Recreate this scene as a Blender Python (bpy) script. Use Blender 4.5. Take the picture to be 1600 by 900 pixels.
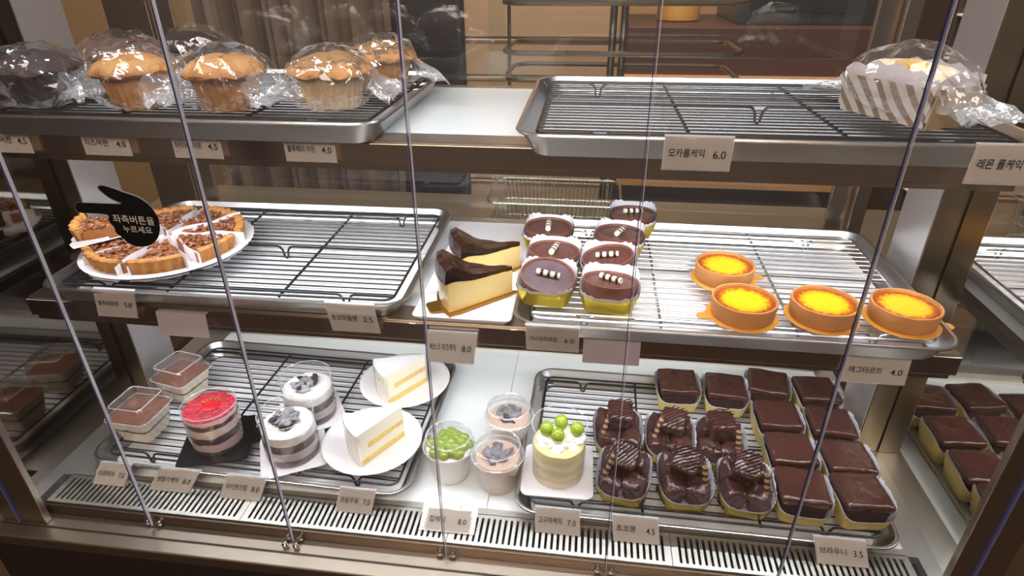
import bpy, bmesh, math, random
from mathutils import Vector, Matrix, noise, geometry
for o in list(bpy.data.objects): bpy.data.objects.remove(o)
S = bpy.context.scene
COL = S.collection
R = math.radians
PI = math.pi
random.seed(7)

# ---------------------------------------------------------------- camera, light, exposure
cam = bpy.data.cameras.new('camera'); camo = bpy.data.objects.new('camera', cam); COL.objects.link(camo)
cam.sensor_fit = 'HORIZONTAL'; cam.sensor_width = 36.0; cam.lens = 960.0/1600.0*36.0
cam.clip_start = 0.02
pit, yaw, rol = 0.4981, -0.1312, -0.0078
fw = Vector((math.sin(yaw)*math.cos(pit), math.cos(yaw)*math.cos(pit), -math.sin(pit)))
rt = Vector((math.cos(yaw), -math.sin(yaw), 0)); up = rt.cross(fw)
r2 = rt*math.cos(rol) + up*math.sin(rol); u2 = -rt*math.sin(rol) + up*math.cos(rol)
m = Matrix((r2, u2, -fw)).transposed().to_4x4(); m.translation = (0.0836, -0.7152, 0.6264)
camo.matrix_world = m
S.camera = camo
S.view_settings.view_transform = 'Standard'; S.view_settings.look = 'None'
S.view_settings.gamma = 1.0; S.view_settings.use_curve_mapping = False
S.view_settings.exposure = 0.0
S.cycles.transparent_max_bounces = 32

W = bpy.data.worlds.new('World'); S.world = W; W.use_nodes = True
W.node_tree.nodes['Background'].inputs[0].default_value = (0.30, 0.225, 0.17, 1)
W.node_tree.nodes['Background'].inputs[1].default_value = 0.40

def area(name, loc, target, sx, sy, power, color):
    l = bpy.data.lights.new(name, 'AREA'); l.shape = 'RECTANGLE'; l.size = sx; l.size_y = sy
    l.energy = power; l.color = color
    o = bpy.data.objects.new(name, l); COL.objects.link(o); o.location = loc
    d = Vector(target) - Vector(loc)
    o.rotation_euler = d.to_track_quat('-Z', 'Y').to_euler()
    return o
COOL = (0.87, 0.94, 1.0); WARM = (1.0, 0.86, 0.71)
area('canopy_led_light', (-.06, -.185, .775), (-.06, -.02, .46), 1.06, .03, 3.0, COOL)
area('upper_shelf_led_light', (-.06, -.098, .428), (-.06, .0, .25), 1.04, .018, 2.35, COOL)
area('middle_shelf_led_light', (-.06, -.112, .2225), (-.06, .02, .0), 1.04, .018, 2.15, COOL)
area('shop_ceiling_light', (-.1, -1.9, 1.75), (0, -.2, .2), 1.6, .9, 38, (1.0, .84, .70))
area('kitchen_fill_light', (0.0, .42, 2.1), (-.1, 1.2, .2), 2.0, .5, 84, WARM)  # unseen lamp added to brighten the kitchen behind the case

# ---------------------------------------------------------------- materials
def lin(v):
    v /= 255.0
    return v/12.92 if v <= .04045 else ((v+.055)/1.055)**2.4
def rgb(r, g, b): return (lin(r), lin(g), lin(b), 1)
MATS = {}
def P(name, col, rough=.5, metal=0., bump=0., bscale=60., var=0., vscale=25., spec=.5, sss=0., coat=0., trans=0.):
    if name in MATS: return MATS[name]
    m = bpy.data.materials.new(name); m.use_nodes = True; nt = m.node_tree
    b = nt.nodes['Principled BSDF']
    b.inputs['Base Color'].default_value = col; b.inputs['Roughness'].default_value = rough
    b.inputs['Metallic'].default_value = metal; b.inputs['Specular IOR Level'].default_value = spec
    if sss:
        b.inputs['Subsurface Weight'].default_value = sss
        b.inputs['Subsurface Radius'].default_value = (.006, .004, .002)
    if coat: b.inputs['Coat Weight'].default_value = coat; b.inputs['Coat Roughness'].default_value = .08
    if trans: b.inputs['Transmission Weight'].default_value = trans
    tc = nt.nodes.new('ShaderNodeTexCoord')
    if bump:
        n = nt.nodes.new('ShaderNodeTexNoise'); n.inputs['Scale'].default_value = bscale; n.inputs['Detail'].default_value = 4
        bp = nt.nodes.new('ShaderNodeBump'); bp.inputs['Strength'].default_value = bump; bp.inputs['Distance'].default_value = .004
        nt.links.new(tc.outputs['Object'], n.inputs['Vector'])
        nt.links.new(n.outputs['Fac'], bp.inputs['Height']); nt.links.new(bp.outputs['Normal'], b.inputs['Normal'])
    if var:
        n = nt.nodes.new('ShaderNodeTexNoise'); n.inputs['Scale'].default_value = vscale; n.inputs['Detail'].default_value = 5
        rp = nt.nodes.new('ShaderNodeValToRGB')
        rp.color_ramp.elements[0].position = .3; rp.color_ramp.elements[1].position = .7
        rp.color_ramp.elements[0].color = [c*(1-var) for c in col[:3]] + [1]
        rp.color_ramp.elements[1].color = [min(1, c*(1+var)) for c in col[:3]] + [1]
        nt.links.new(tc.outputs['Object'], n.inputs['Vector'])
        nt.links.new(n.outputs['Fac'], rp.inputs['Fac']); nt.links.new(rp.outputs['Color'], b.inputs['Base Color'])
    MATS[name] = m
    return m
def clear(name, tint=(1, 1, 1, 1), veil=.03, refl=1.0, rough=.03, veilcol=(.9, .9, .95, 1), bump=0., bscale=80.):
    """thin clear plastic: see-through, mirror-like at grazing angles, a faint milky veil"""
    if name in MATS: return MATS[name]
    m = bpy.data.materials.new(name); m.use_nodes = True; nt = m.node_tree
    for n in list(nt.nodes): nt.nodes.remove(n)
    out = nt.nodes.new('ShaderNodeOutputMaterial')
    t = nt.nodes.new('ShaderNodeBsdfTransparent'); t.inputs[0].default_value = tint
    g = nt.nodes.new('ShaderNodeBsdfGlossy'); g.inputs['Roughness'].default_value = rough; g.inputs[0].default_value = (1, 1, 1, 1)
    d = nt.nodes.new('ShaderNodeBsdfDiffuse'); d.inputs[0].default_value = veilcol
    f = nt.nodes.new('ShaderNodeLayerWeight'); f.inputs[0].default_value = .5
    po = nt.nodes.new('ShaderNodeMath'); po.operation = 'POWER'; po.inputs[1].default_value = 4.5
    mu = nt.nodes.new('ShaderNodeMath'); mu.operation = 'MULTIPLY_ADD'; mu.inputs[1].default_value = .92*refl; mu.inputs[2].default_value = .045*refl; mu.use_clamp = True
    m1 = nt.nodes.new('ShaderNodeMixShader'); m1.inputs[0].default_value = veil
    m2 = nt.nodes.new('ShaderNodeMixShader')
    L = nt.links.new
    L(t.outputs[0], m1.inputs[1]); L(d.outputs[0], m1.inputs[2])
    L(f.outputs['Facing'], po.inputs[0]); L(po.outputs[0], mu.inputs[0]); L(mu.outputs[0], m2.inputs[0])
    L(m1.outputs[0], m2.inputs[1]); L(g.outputs[0], m2.inputs[2]); L(m2.outputs[0], out.inputs[0])
    if bump:
        tc = nt.nodes.new('ShaderNodeTexCoord')
        n = nt.nodes.new('ShaderNodeTexNoise'); n.inputs['Scale'].default_value = bscale; n.inputs['Detail'].default_value = 2
        bp = nt.nodes.new('ShaderNodeBump'); bp.inputs['Strength'].default_value = bump; bp.inputs['Distance'].default_value = .01
        L(tc.outputs['Object'], n.inputs['Vector']); L(n.outputs['Fac'], bp.inputs['Height'])
        L(bp.outputs['Normal'], g.inputs['Normal']); L(bp.outputs['Normal'], f.inputs['Normal'])
    MATS[name] = m
    return m
def emis(name, col, s):
    m = bpy.data.materials.new(name); m.use_nodes = True
    b = m.node_tree.nodes['Principled BSDF']; b.inputs['Base Color'].default_value = (.8, .8, .8, 1)
    b.inputs['Emission Color'].default_value = col; b.inputs['Emission Strength'].default_value = s
    return m
def ramp_mat(name, stops, axis='Z', scale=1.0, off=0.0, rough=.5, metal=0., wob=0., wscale=40., constant=True, wave=None):
    """bands of colour along one object axis (cake layers, wafer rings)"""
    if name in MATS: return MATS[name]
    m = bpy.data.materials.new(name); m.use_nodes = True; nt = m.node_tree; L = nt.links.new
    b = nt.nodes['Principled BSDF']; b.inputs['Roughness'].default_value = rough; b.inputs['Metallic'].default_value = metal
    tc = nt.nodes.new('ShaderNodeTexCoord'); sp = nt.nodes.new('ShaderNodeSeparateXYZ'); L(tc.outputs['Object'], sp.inputs[0])
    v = sp.outputs[axis]
    if wob:
        n = nt.nodes.new('ShaderNodeTexNoise'); n.inputs['Scale'].default_value = wscale
        L(tc.outputs['Object'], n.inputs['Vector'])
        a = nt.nodes.new('ShaderNodeMath'); a.operation = 'MULTIPLY_ADD'; a.inputs[1].default_value = wob
        L(n.outputs['Fac'], a.inputs[0]); L(v, a.inputs[2]); v = a.outputs[0]
    a = nt.nodes.new('ShaderNodeMath'); a.operation = 'MULTIPLY_ADD'; a.inputs[1].default_value = scale; a.inputs[2].default_value = off
    L(v, a.inputs[0]); v = a.outputs[0]
    if wave:
        f = nt.nodes.new('ShaderNodeMath'); f.operation = 'FRACT'; L(v, f.inputs[0]); v = f.outputs[0]
    rp = nt.nodes.new('ShaderNodeValToRGB'); cr = rp.color_ramp
    if constant: cr.interpolation = 'CONSTANT'
    cr.elements[0].position = stops[0][0]; cr.elements[0].color = stops[0][1]
    cr.elements[1].position = stops[1][0]; cr.elements[1].color = stops[1][1]
    for p, c in stops[2:]:
        e = cr.elements.new(p); e.color = c
    L(v, rp.inputs['Fac']); L(rp.outputs['Color'], b.inputs['Base Color'])
    MATS[name] = m
    return m

steel = P('brushed_steel', rgb(190, 182, 172), .30, 1.0, var=.05, vscale=8)
steel_lip = P('shelf_edge_steel', rgb(178, 163, 150), .24, 1.0, var=.05, vscale=6)
steel_pol = P('polished_steel', rgb(205, 200, 192), .16, 1.0)
post_m = P('post_steel', rgb(140, 127, 108), .30, 1.0)
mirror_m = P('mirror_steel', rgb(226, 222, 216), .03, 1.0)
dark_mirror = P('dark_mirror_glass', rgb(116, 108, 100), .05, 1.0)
alum = P('aluminium', rgb(190, 188, 186), .30, 1.0, bump=.05, bscale=120)
white_board = P('white_board', rgb(232, 236, 238), .22)
black_wire = P('black_coated_wire', rgb(22, 21, 24), .35)
chrome_wire = P('chrome_wire', rgb(190, 190, 192), .22, 1.0)
acrylic = clear('clear_acrylic', veil=.003, refl=.5, rough=.02)
acr_edge = P('acrylic_edge', rgb(92, 92, 140), .12, spec=.8)
acr_edge2 = P('acrylic_cut_face', rgb(196, 192, 200), .15, spec=.8)
glass_m = clear('door_glass', tint=(.93, .95, .93, 1), veil=.01, refl=1.1, rough=.01)
film = clear('clear_film', veil=.04, refl=1.6, rough=.07)
lid_m = clear('clear_lid_plastic', veil=.03, refl=2.2, rough=.05)
rim_glint = clear('rim_glint_plastic', veil=.30, refl=2.4, rough=.1)  # milky tint paints bright highlights along lid and film rims
wing_m = clear('sealed_bag_film', veil=.13, refl=2.2, rough=.12, bump=.5, bscale=70)
bag_m = clear('crinkled_bag_film', veil=.014, refl=1.9, rough=.10, bump=.35, bscale=50)
paper = P('card_paper', rgb(224, 214, 206), .7, bump=.05, bscale=30)
ink = P('black_ink', rgb(24, 22, 24), .6)
porcelain = P('white_porcelain', rgb(226, 222, 224), .12, coat=.3)
parchment = P('white_parchment', rgb(228, 220, 222), .6, bump=.15, bscale=70)
gold_foil = P('gold_foil', rgb(204, 178, 54), .28, .8, bump=.25, bscale=90)
gold_paper = P('pale_gold_paper', rgb(222, 198, 120), .42, .35, bump=.15, bscale=60)
gold_board = P('gold_board', rgb(190, 140, 60), .22, .9)
liner_white = P('white_liner_paper', rgb(222, 220, 230), .55)
choc = P('chocolate_glaze', rgb(70, 42, 36), .19, bump=.5, bscale=48, var=.08, spec=.6)
choc_crumb = P('chocolate_crumb', rgb(50, 28, 22), .85, bump=.7, bscale=260, var=.2, vscale=200)
choc_dark = P('dark_chocolate_coat', rgb(70, 43, 38), .26, bump=.6, bscale=80, spec=.6)
choc_drizzle = P('dark_chocolate_drizzle', rgb(56, 32, 28), .2, bump=.3, bscale=120)
ganache = P('ganache', rgb(86, 50, 44), .35, bump=.05, bscale=30, var=.05)
tart_shell = P('chocolate_tart_shell', rgb(112, 66, 52), .55, bump=.15, bscale=150)
wafer = ramp_mat('striped_wafer', [(0, rgb(236, 224, 198)), (.56, rgb(52, 26, 18))], 'Z', 122, 10, .45, wave=True)
wafer_b = ramp_mat('striped_brown_wafer', [(0, rgb(150, 120, 88)), (.5, rgb(66, 40, 28))], 'Z', 125, 10, .45, wave=True)
crust = P('golden_crust', rgb(180, 122, 62), .75, bump=.5, bscale=140, var=.16, vscale=60)
nut = P('glazed_pecan', rgb(130, 80, 54), .25, bump=.5, bscale=200, var=.28, vscale=90)
crust_egg = P('egg_tart_crust', rgb(190, 130, 74), .65, bump=.15, bscale=180, var=.14, vscale=40)
orange_board = P('orange_card_board', rgb(216, 150, 64), .35)
wood_black = P('dark_painted_panel', rgb(34, 26, 21), .5)

# ---------------------------------------------------------------- mesh helpers
def obj(name, bm, mat, parent=None, smooth=True, loc=None):
    me = bpy.data.meshes.new(name)
    bmesh.ops.recalc_face_normals(bm, faces=bm.faces[:])
    if smooth:
        for f in bm.faces: f.smooth = True
        for e in bm.edges:
            if len(e.link_faces) == 2 and e.calc_face_angle(0) > .72: e.smooth = False
    bm.to_mesh(me); bm.free()
    if isinstance(mat, (list, tuple)):
        for x in mat: me.materials.append(x)
    else: me.materials.append(mat)
    o = bpy.data.objects.new(name, me); COL.objects.link(o)
    if parent: o.parent = parent
    if loc: o.location = loc
    return o
def thing(name, label, cat, loc=(0, 0, 0), rz=0., group=None):
    o = bpy.data.objects.new(name, None); COL.objects.link(o); o.empty_display_size = .02
    o.location = loc; o.rotation_euler = (0, 0, rz)
    o['label'] = label; o['category'] = cat
    if group: o['group'] = group
    return o
def tag(o, label, cat, group=None):
    o['label'] = label; o['category'] = cat
    if group: o['group'] = group
    return o
def struct(name, bm, mat, smooth=False):
    o = obj(name, bm, mat, None, smooth); o['kind'] = 'structure'; return o
def dup(root, loc, rz, label=None, tilt=None):
    r = root.copy(); COL.objects.link(r); r.location = loc
    r.rotation_euler = (tilt[0], tilt[1], rz) if tilt else (0, 0, rz)
    if label: r['label'] = label
    for ch in list(root.children):
        c = ch.copy(); COL.objects.link(c); c.parent = r
        for g in ch.children:
            d = g.copy(); COL.objects.link(d); d.parent = c
    return r
def BM(): return bmesh.new()
def box(bm, x0, x1, y0, y1, z0, z1, bev=0., M=None):
    vs = [bm.verts.new((x, y, z)) for z in (z0, z1) for y in (y0, y1) for x in (x0, x1)]
    if M:
        for v in vs: v.co = M @ v.co
    fs = [bm.faces.new([vs[i] for i in q]) for q in ((0, 2, 3, 1), (4, 5, 7, 6), (0, 1, 5, 4), (2, 6, 7, 3), (0, 4, 6, 2), (1, 3, 7, 5))]
    if bev:
        es = list({e for f in fs for e in f.edges})
        bmesh.ops.bevel(bm, geom=es, offset=bev, segments=2, profile=.5, affect='EDGES')
    return vs
def rbox(bm, sx, sy, sz, r, n=10, M=None, fn=None):
    """rounded box centred at the origin with n cuts a side"""
    t = bmesh.new(); bmesh.ops.create_cube(t, size=2.0)
    bmesh.ops.subdivide_edges(t, edges=t.edges[:], cuts=n, use_grid_fill=True)
    h = Vector((sx/2, sy/2, sz/2))
    for v in t.verts:
        p = Vector((v.co.x*h.x, v.co.y*h.y, v.co.z*h.z))
        q = Vector([max(-(h[i]-r), min(h[i]-r, p[i])) for i in range(3)])
        d = p - q
        if d.length > 1e-9: p = q + d.normalized()*r
        if fn: p = fn(p)
        v.co = M @ p if M else p
    me = bpy.data.meshes.new('tmp'); t.to_mesh(me); t.free(); bm.from_mesh(me); bpy.data.meshes.remove(me)
def lathe(bm, prof, n=48, fn=None, cx=0., cy=0., cap0=True, cap1=True, M=None):
    """prof: list of (r, z); fn(angle, r, z, i) -> (r, z)"""
    rings = []
    for i, (r, z) in enumerate(prof):
        ring = []
        for k in range(n):
            a = 2*PI*k/n; rr, zz = fn(a, r, z, i) if fn else (r, z)
            p = Vector((cx+rr*math.cos(a), cy+rr*math.sin(a), zz))
            ring.append(bm.verts.new(M @ p if M else p))
        rings.append(ring)
    for i in range(len(rings)-1):
        for k in range(n):
            bm.faces.new((rings[i][k], rings[i][(k+1) % n], rings[i+1][(k+1) % n], rings[i+1][k]))
    if cap0: bm.faces.new(rings[0][::-1])
    if cap1: bm.faces.new(rings[-1])
    return rings
def tube(bm, pts, r, n=8, closed=False):
    pts = [Vector(p) for p in pts]; N = len(pts); rings = []
    for i, p in enumerate(pts):
        a = pts[i-1] if (i or closed) else p; b = pts[(i+1) % N] if (i < N-1 or closed) else p
        t = (b-a).normalized()
        u = t.cross(Vector((0, 0, 1)))
        if u.length < 1e-3: u = t.cross(Vector((0, 1, 0)))
        u.normalize(); w = u.cross(t)
        rings.append([bm.verts.new(p + u*(r*math.cos(2*PI*k/n)) + w*(r*math.sin(2*PI*k/n))) for k in range(n)])
    for i in range(N if closed else N-1):
        A = rings[i]; B = rings[(i+1) % N]
        for k in range(n): bm.faces.new((A[k], A[(k+1) % n], B[(k+1) % n], B[k]))
    if not closed: bm.faces.new(rings[0][::-1]); bm.faces.new(rings[-1])
def prism(bm, poly, z0, z1, M=None, tess=False):
    a = [bm.verts.new(M @ Vector((x, y, z0)) if M else (x, y, z0)) for x, y in poly]
    b = [bm.verts.new(M @ Vector((x, y, z1)) if M else (x, y, z1)) for x, y in poly]
    n = len(poly)
    if tess:
        for tri in geometry.tessellate_polygon([[Vector((x, y, 0)) for x, y in poly]]):
            bm.faces.new([a[i] for i in tri[::-1]]); bm.faces.new([b[i] for i in tri])
    else: bm.faces.new(a[::-1]); bm.faces.new(b)
    for i in range(n): bm.faces.new((a[i], a[(i+1) % n], b[(i+1) % n], b[i]))
def rrect(hx, hy, r, n=6):
    out = []
    for cx, cy, a0 in ((hx-r, hy-r, 0), (-hx+r, hy-r, 90), (-hx+r, -hy+r, 180), (hx-r, -hy+r, 270)):
        for k in range(n+1):
            a = R(a0+90*k/n); out.append((cx+r*math.cos(a), cy+r*math.sin(a)))
    return out
def loft(bm, loops, cap0=False, cap1=False):
    """loops: equal-length lists of 3D points"""
    L = [[bm.verts.new(p) for p in lp] for lp in loops]; n = len(L[0])
    for i in range(len(L)-1):
        for k in range(n): bm.faces.new((L[i][k], L[i][(k+1) % n], L[i+1][(k+1) % n], L[i+1][k]))
    if cap0: bm.faces.new(L[0][::-1])
    if cap1: bm.faces.new(L[-1])
    return L
def nz(p, s, seed=0.): return noise.noise(Vector(p)*s + Vector((seed, seed*1.7, seed*.3)))
def text_mesh(body, width, height, mat, name, parent, M, thin=0.0, depth=.0002):
    cu = bpy.data.curves.new('t', 'FONT'); cu.body = body; cu.size = 1.0; cu.align_x = 'LEFT'; cu.resolution_u = 3
    cu.offset = thin
    t = bpy.data.objects.new('t', cu); COL.objects.link(t)
    bpy.context.view_layer.update()
    me = bpy.data.meshes.new_from_object(t.evaluated_get(bpy.context.evaluated_depsgraph_get()))
    bpy.data.objects.remove(t); bpy.data.curves.remove(cu)
    bm = BM(); bm.from_mesh(me); bpy.data.meshes.remove(me)
    xs = [v.co.x for v in bm.verts]; ys = [v.co.y for v in bm.verts]
    x0, x1, y0, y1 = min(xs), max(xs), min(ys), max(ys)
    sx = width/(x1-x0); sy = height/(y1-y0)
    for v in bm.verts:
        v.co = M @ Vector(((v.co.x-(x0+x1)/2)*sx, (v.co.y-(y0+y1)/2)*sy, 0))
    return obj(name, bm, mat, parent, smooth=False)

Z1, Z2 = .2564, .4605            # heights of the two shelves above the case deck
XL, XR = -.634, .5115            # faces of the two side panels

# ---------------------------------------------------------------- the room
b = BM(); box(b, -3.2, 3.2, -3.2, 2.6, -.92, -.87); struct('floor', b, P('floor_tile', rgb(74, 58, 46), .35, var=.1, vscale=3))
b = BM(); box(b, -3.2, 3.2, 2.5, 2.6, -.87, 2.0); struct('wall_back', b, P('tan_wall', rgb(166, 126, 84), .7, var=.06, vscale=2))
b = BM(); box(b, -3.2, -3.1, -3.2, 2.5, -.87, 2.0); struct('wall_left', b, P('brown_wall', rgb(104, 80, 58), .7))
b = BM(); box(b, 3.1, 3.2, -3.2, 2.5, -.87, 2.0); struct('wall_right', b, MATS['brown_wall'])
# ---------------------------------------------------------------- the display case
case = thing('display_case', 'stainless steel pastry display case with polished side panels', 'display case', (0, 0, 0))
b = BM(); box(b, XL-.03, XR+.03, -.262, .235, -.86, -.0145); obj('lower_body', b, wood_black, case, False)
b = BM(); box(b, XL-.03, XR+.03, -.270, -.2505, -.030, -.0135, .002); box(b, XL-.03, XR+.03, -.2495, -.2295, -.0305, -.0137, .001)
obj('front_ledge', b, P('ledge_steel', rgb(160, 146, 132), .40, 1.0), case, False)
b = BM(); box(b, XL+.003, XR-.003, -.2295, -.2265, -.014, .001, .0006); obj('front_lip', b, P('lip_bronze', rgb(112, 94, 78), .38, 1.0), case, False)
b = BM(); box(b, XL, XR, -.176, .225, -.014, -.0005); box(b, XL, XL+.02, -.2265, -.176, -.014, -.0005); box(b, XR-.02, XR, -.2265, -.176, -.014, -.0005)
obj('deck', b, P('deck_satin', rgb(206, 202, 196), .42, .9, var=.05, vscale=8), case, False)
b = BM(); box(b, -.573, -.0245, -.166, .19, -.0005, .0006); box(b, -.0235, .478, -.166, .19, -.0005, .0006); obj('deck_board', b, white_board, case, False)
b = BM(); box(b, XL+.02, XR-.02, -.2262, -.1765, -.0142, -.012); obj('vent_trough', b, P('trough_dark', rgb(18, 17, 17), .6), case, False)
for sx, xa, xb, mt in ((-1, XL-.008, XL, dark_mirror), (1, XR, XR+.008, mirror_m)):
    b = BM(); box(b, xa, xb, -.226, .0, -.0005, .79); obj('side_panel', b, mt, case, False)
for xa, xb in ((XL-.008, -.608), (.482, XR+.008)):
    b = BM(); box(b, xa, xb, .003, .08, -.0005, .79, .0008); obj('side_post', b, post_m, case, False)
# post faces towards the shelves: lamp light put into a paler colour
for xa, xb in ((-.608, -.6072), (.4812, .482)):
    b = BM(); box(b, xa, xb, .0045, .079, 0, .79); obj('lit_post_face', b, P('lit_post_steel', rgb(196, 190, 190), .38, .7), case, False)
for xa, xb, e in ((XL-.012, -.583, -.619), (.474, XR+.012, .495)):
    b = BM(); box(b, xa, xb, -.2475, -.2388, -.0135, .80, .001); cp = obj('front_column', b, steel, case, False)
    b = BM(); box(b, e-.0012, e+.0012, -.2505, -.2475, -.012, .80); obj('edge_strip', b, acr_edge, cp, False)
for xa, xb in ((XL-.012, -.576), (.4735, .4935)):
    b = BM(); box(b, xa, xb, .199, .225, -.0005, .79, .001); obj('rear_jamb', b, steel, case, False)
b = BM(); box(b, XL-.012, XR+.012, -.24, .235, .80, .86, .003); obj('canopy', b, steel, case, False)
b = BM(); box(b, -.60, .48, -.20, -.165, .782, .80); obj('lamp_housing', b, white_board, case, False)
b = BM(); box(b, XL, XR, .199, .225, -.0005, .012); obj('rear_sill', b, steel, case, False)
for x in (-.452, -.436, -.2635, -.2475, -.0705, -.0545, .1185, .1345):
    b = BM(); lathe(b, [(.0035, 0), (.0042, .002), (.0042, .0045), (.002, .006)], 16, M=Matrix.Translation((x, -.2295, -.008)) @ Matrix.Rotation(R(90), 4, 'X'))
    obj('screw', b, steel_pol, case)
for x in (-.262, -.248):
    b = BM(); lathe(b, [(.003, 0), (.004, .003), (.004, .006), (.0022, .008)], 16, M=Matrix.Translation((x, -.243, -.0135)))
    obj('peg', b, steel_pol, case)

# rear sliding glass doors
for i, (xa, xb, y, lab) in enumerate(((-.572, -.045, .209, 'left glass sliding door at the back of the case'),
                                      (-.07, .470, .219, 'right glass sliding door at the back of the case'))):
    d = thing('rear_sliding_door', lab, 'sliding door', ((xa+xb)/2, y, .012), 0, 'rear glass doors of the case')
    w = (xb-xa)/2
    b = BM(); box(b, -w, w, -.0015, .0015, .0, .785); obj('pane', b, glass_m, d, False)
    b = BM()
    if i == 0: box(b, -w, -w+.03, -.004, .004, 0, .785, .001)
    else: box(b, w-.024, w, -.004, .004, 0, .785, .001)
    obj('door_stile', b, steel, d, False)

# shelves
def shelf(name, lab, yf, z, led):
    s = thing(name, lab, 'shelf', (-.0615, 0, z))
    h = .5395
    b = BM(); box(b, -h+.012, h-.012, yf+.036, .168, -.004, 0); obj('shelf_board', b, white_board, s, False)
    b = BM(); box(b, -h, h, yf+.004, .187, -.012, -.004)
    box(b, -h, h, yf+.004, yf+.036, -.004, 0); box(b, -h, h, .168, .187, -.004, 0)
    box(b, -h, -h+.012, yf+.036, .168, -.004, 0); box(b, h-.012, h, yf+.036, .168, -.004, 0)
    obj('shelf_tray', b, steel, s, False)
    b = BM()
    box(b, -h-.001, h+.001, yf, yf+.004, -.0245, -.002, .0008)
    box(b, -h+.004, h-.004, yf+.003, yf+.006, -.031, -.0245); 
    obj('front_edge', b, steel_lip, s, False)
    b = BM(); box(b, -h+.01, h-.01, yf+.008, yf+.02, -.0205, -.012); obj('lamp_strip', b, P('lamp_cover', rgb(230, 230, 230), .4), s, False)
    return s
shelf('shelf', 'steel shelf with white board holding muffins, highest in the case', -.121, Z2, 0)
shelf('shelf', 'steel shelf with white board holding tarts and cheesecake, middle of the case', -.135, Z1, 0)

# slotted vent plates along the front
edges = [-.5985, -.33, -.0645, .2045, .4785]
labs = ['slotted steel vent plate in front of the layered cups, far left', 'slotted steel vent plate in front of the cream cake slices',
        'slotted steel vent plate in front of the fruit cups and green grape cake', 'slotted steel vent plate in front of the brownies, far right']
def vent(xa, xb, lab):
    t = thing('vent_plate', lab, 'vent plate', ((xa+xb)/2, -.2012, 0), 0, 'slotted vent plates at the case front')
    w = (xb-xa)/2-.0004; n = max(1, round(2*(w-.006)/.0073)); p = 2*(w-.006)/n
    b = BM(); hy, sy, zt = .0242, .0185, .0022
    x = -w+.006
    def q(pts): b.faces.new([b.verts.new((px, py, zt)) for px, py in pts])
    q([(-w, -hy), (x, -hy), (x, hy), (-w, hy)]); q([(w-.006, -hy), (w, -hy), (w, hy), (w-.006, hy)])
    for k in range(n):
        c = x+p*(k+.5); r = .00165
        inn = [(c+r*math.cos(a), (sy-r)*(1 if math.sin(a) >= 0 else -1)+r*math.sin(a)) for a in [R(v) for v in (1, 45, 90, 135, 179, 181, 225, 270, 315, 359)]]
        out = [(c+p/2, hy-.001), (c+p/2, hy), (c, hy), (c-p/2, hy), (c-p/2, hy-.001), (c-p/2, -hy+.001), (c-p/2, -hy), (c, -hy), (c+p/2, -hy), (c+p/2, -hy+.001)]
        I = [b.verts.new((*v, zt)) for v in inn]; O = [b.verts.new((*v, zt)) for v in out]; D = [b.verts.new((*v, zt-.0014)) for v in inn]
        for j in range(10):
            k2 = (j+1) % 10
            b.faces.new((O[j], O[k2], I[k2], I[j])); b.faces.new((I[j], I[k2], D[k2], D[j]))
    box(b, -w, w, -hy, -hy+.001, -.0115, zt); box(b, -w, w, hy-.001, hy, -.0005, zt)
    bmesh.ops.remove_doubles(b, verts=b.verts[:], dist=.00002)
    obj('slotted_plate', b, P('vent_steel', rgb(226, 221, 212), .36, 1.0, bump=.12, bscale=60), t, False)
for i in range(4): vent(edges[i], edges[i+1], labs[i])

# six clear acrylic flaps across the front
ax = [XL+.006, -.4435, -.2555, -.0625, .1265, .3155, XR-.006]
alab = ['clear acrylic flap at the far left end, beside the left column', 'clear acrylic flap carrying the black hand sign',
        'clear acrylic flap second to the right of the left column, left of the case middle', 'clear acrylic flap in front of the fruit cups and cheesecake',
        'clear acrylic flap in front of the chocolate cakes and egg tarts', 'clear acrylic flap at the far right end, before the roll cake']
for i in range(6):
    xa, xb = ax[i]+.0012, ax[i+1]-.0012; w = (xb-xa)/2
    t = thing('acrylic_flap', alab[i], 'acrylic flap', ((xa+xb)/2, -.2365, -.008), 0, 'clear acrylic flaps across the case front')
    b = BM(); box(b, -w, w, -.0018, .0018, 0, .80); obj('clear_sheet', b, acrylic, t, False)
    b = BM(); box(b, -w-.0005, -w, -.0018, .0018, 0, .80); obj('edge', b, acr_edge2, t, False)
    b = BM(); box(b, w, w+.0005, -.0018, .0018, 0, .80); obj('edge', b, acr_edge, t, False)

# black hand sign stuck on a flap
hand = [(-.3536, .4456), (-.3496, .447), (-.3399, .4443), (-.3287, .4402), (-.3166, .4367), (-.3083, .4294), (-.3038, .4194), (-.3041, .4086), (-.3084, .3988), (-.3164, .3908),
        (-.3259, .3874), (-.3366, .3876), (-.3435, .3915), (-.3447, .3944), (-.3485, .3981), (-.3516, .4007), (-.3505, .4058), (-.3539, .4102), (-.3538, .4142), (-.3514, .4192),
        (-.3822, .4191), (-.3842, .4229), (-.3827, .427), (-.379, .4293), (-.3486, .4293), (-.3323, .4297), (-.3443, .4338), (-.3504, .4394), (-.3538, .4432)]
def smooth_poly(p, it=2):
    for _ in range(it):
        q = []
        for i in range(len(p)):
            a, c = p[i], p[(i+1) % len(p)]
            q += [(a[0]*.75+c[0]*.25, a[1]*.75+c[1]*.25), (a[0]*.25+c[0]*.75, a[1]*.25+c[1]*.75)]
        p = q
    return p
cx, cz = -.335, .412
hp = smooth_poly([(x-cx, z-cz) for x, z in hand])
sg = thing('hand_sign', 'black pointing hand sticker with white lettering on the acrylic front', 'sign', (cx, -.2385, cz))
def offset_poly(p, d):
    out = []; n = len(p)
    for i in range(n):
        a, c = Vector(p[i-1]), Vector(p[(i+1) % n]); t = (c-a).normalized(); out.append((p[i][0]-t.y*-d*SG, p[i][1]+t.x*-d*SG))
    return out
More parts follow.
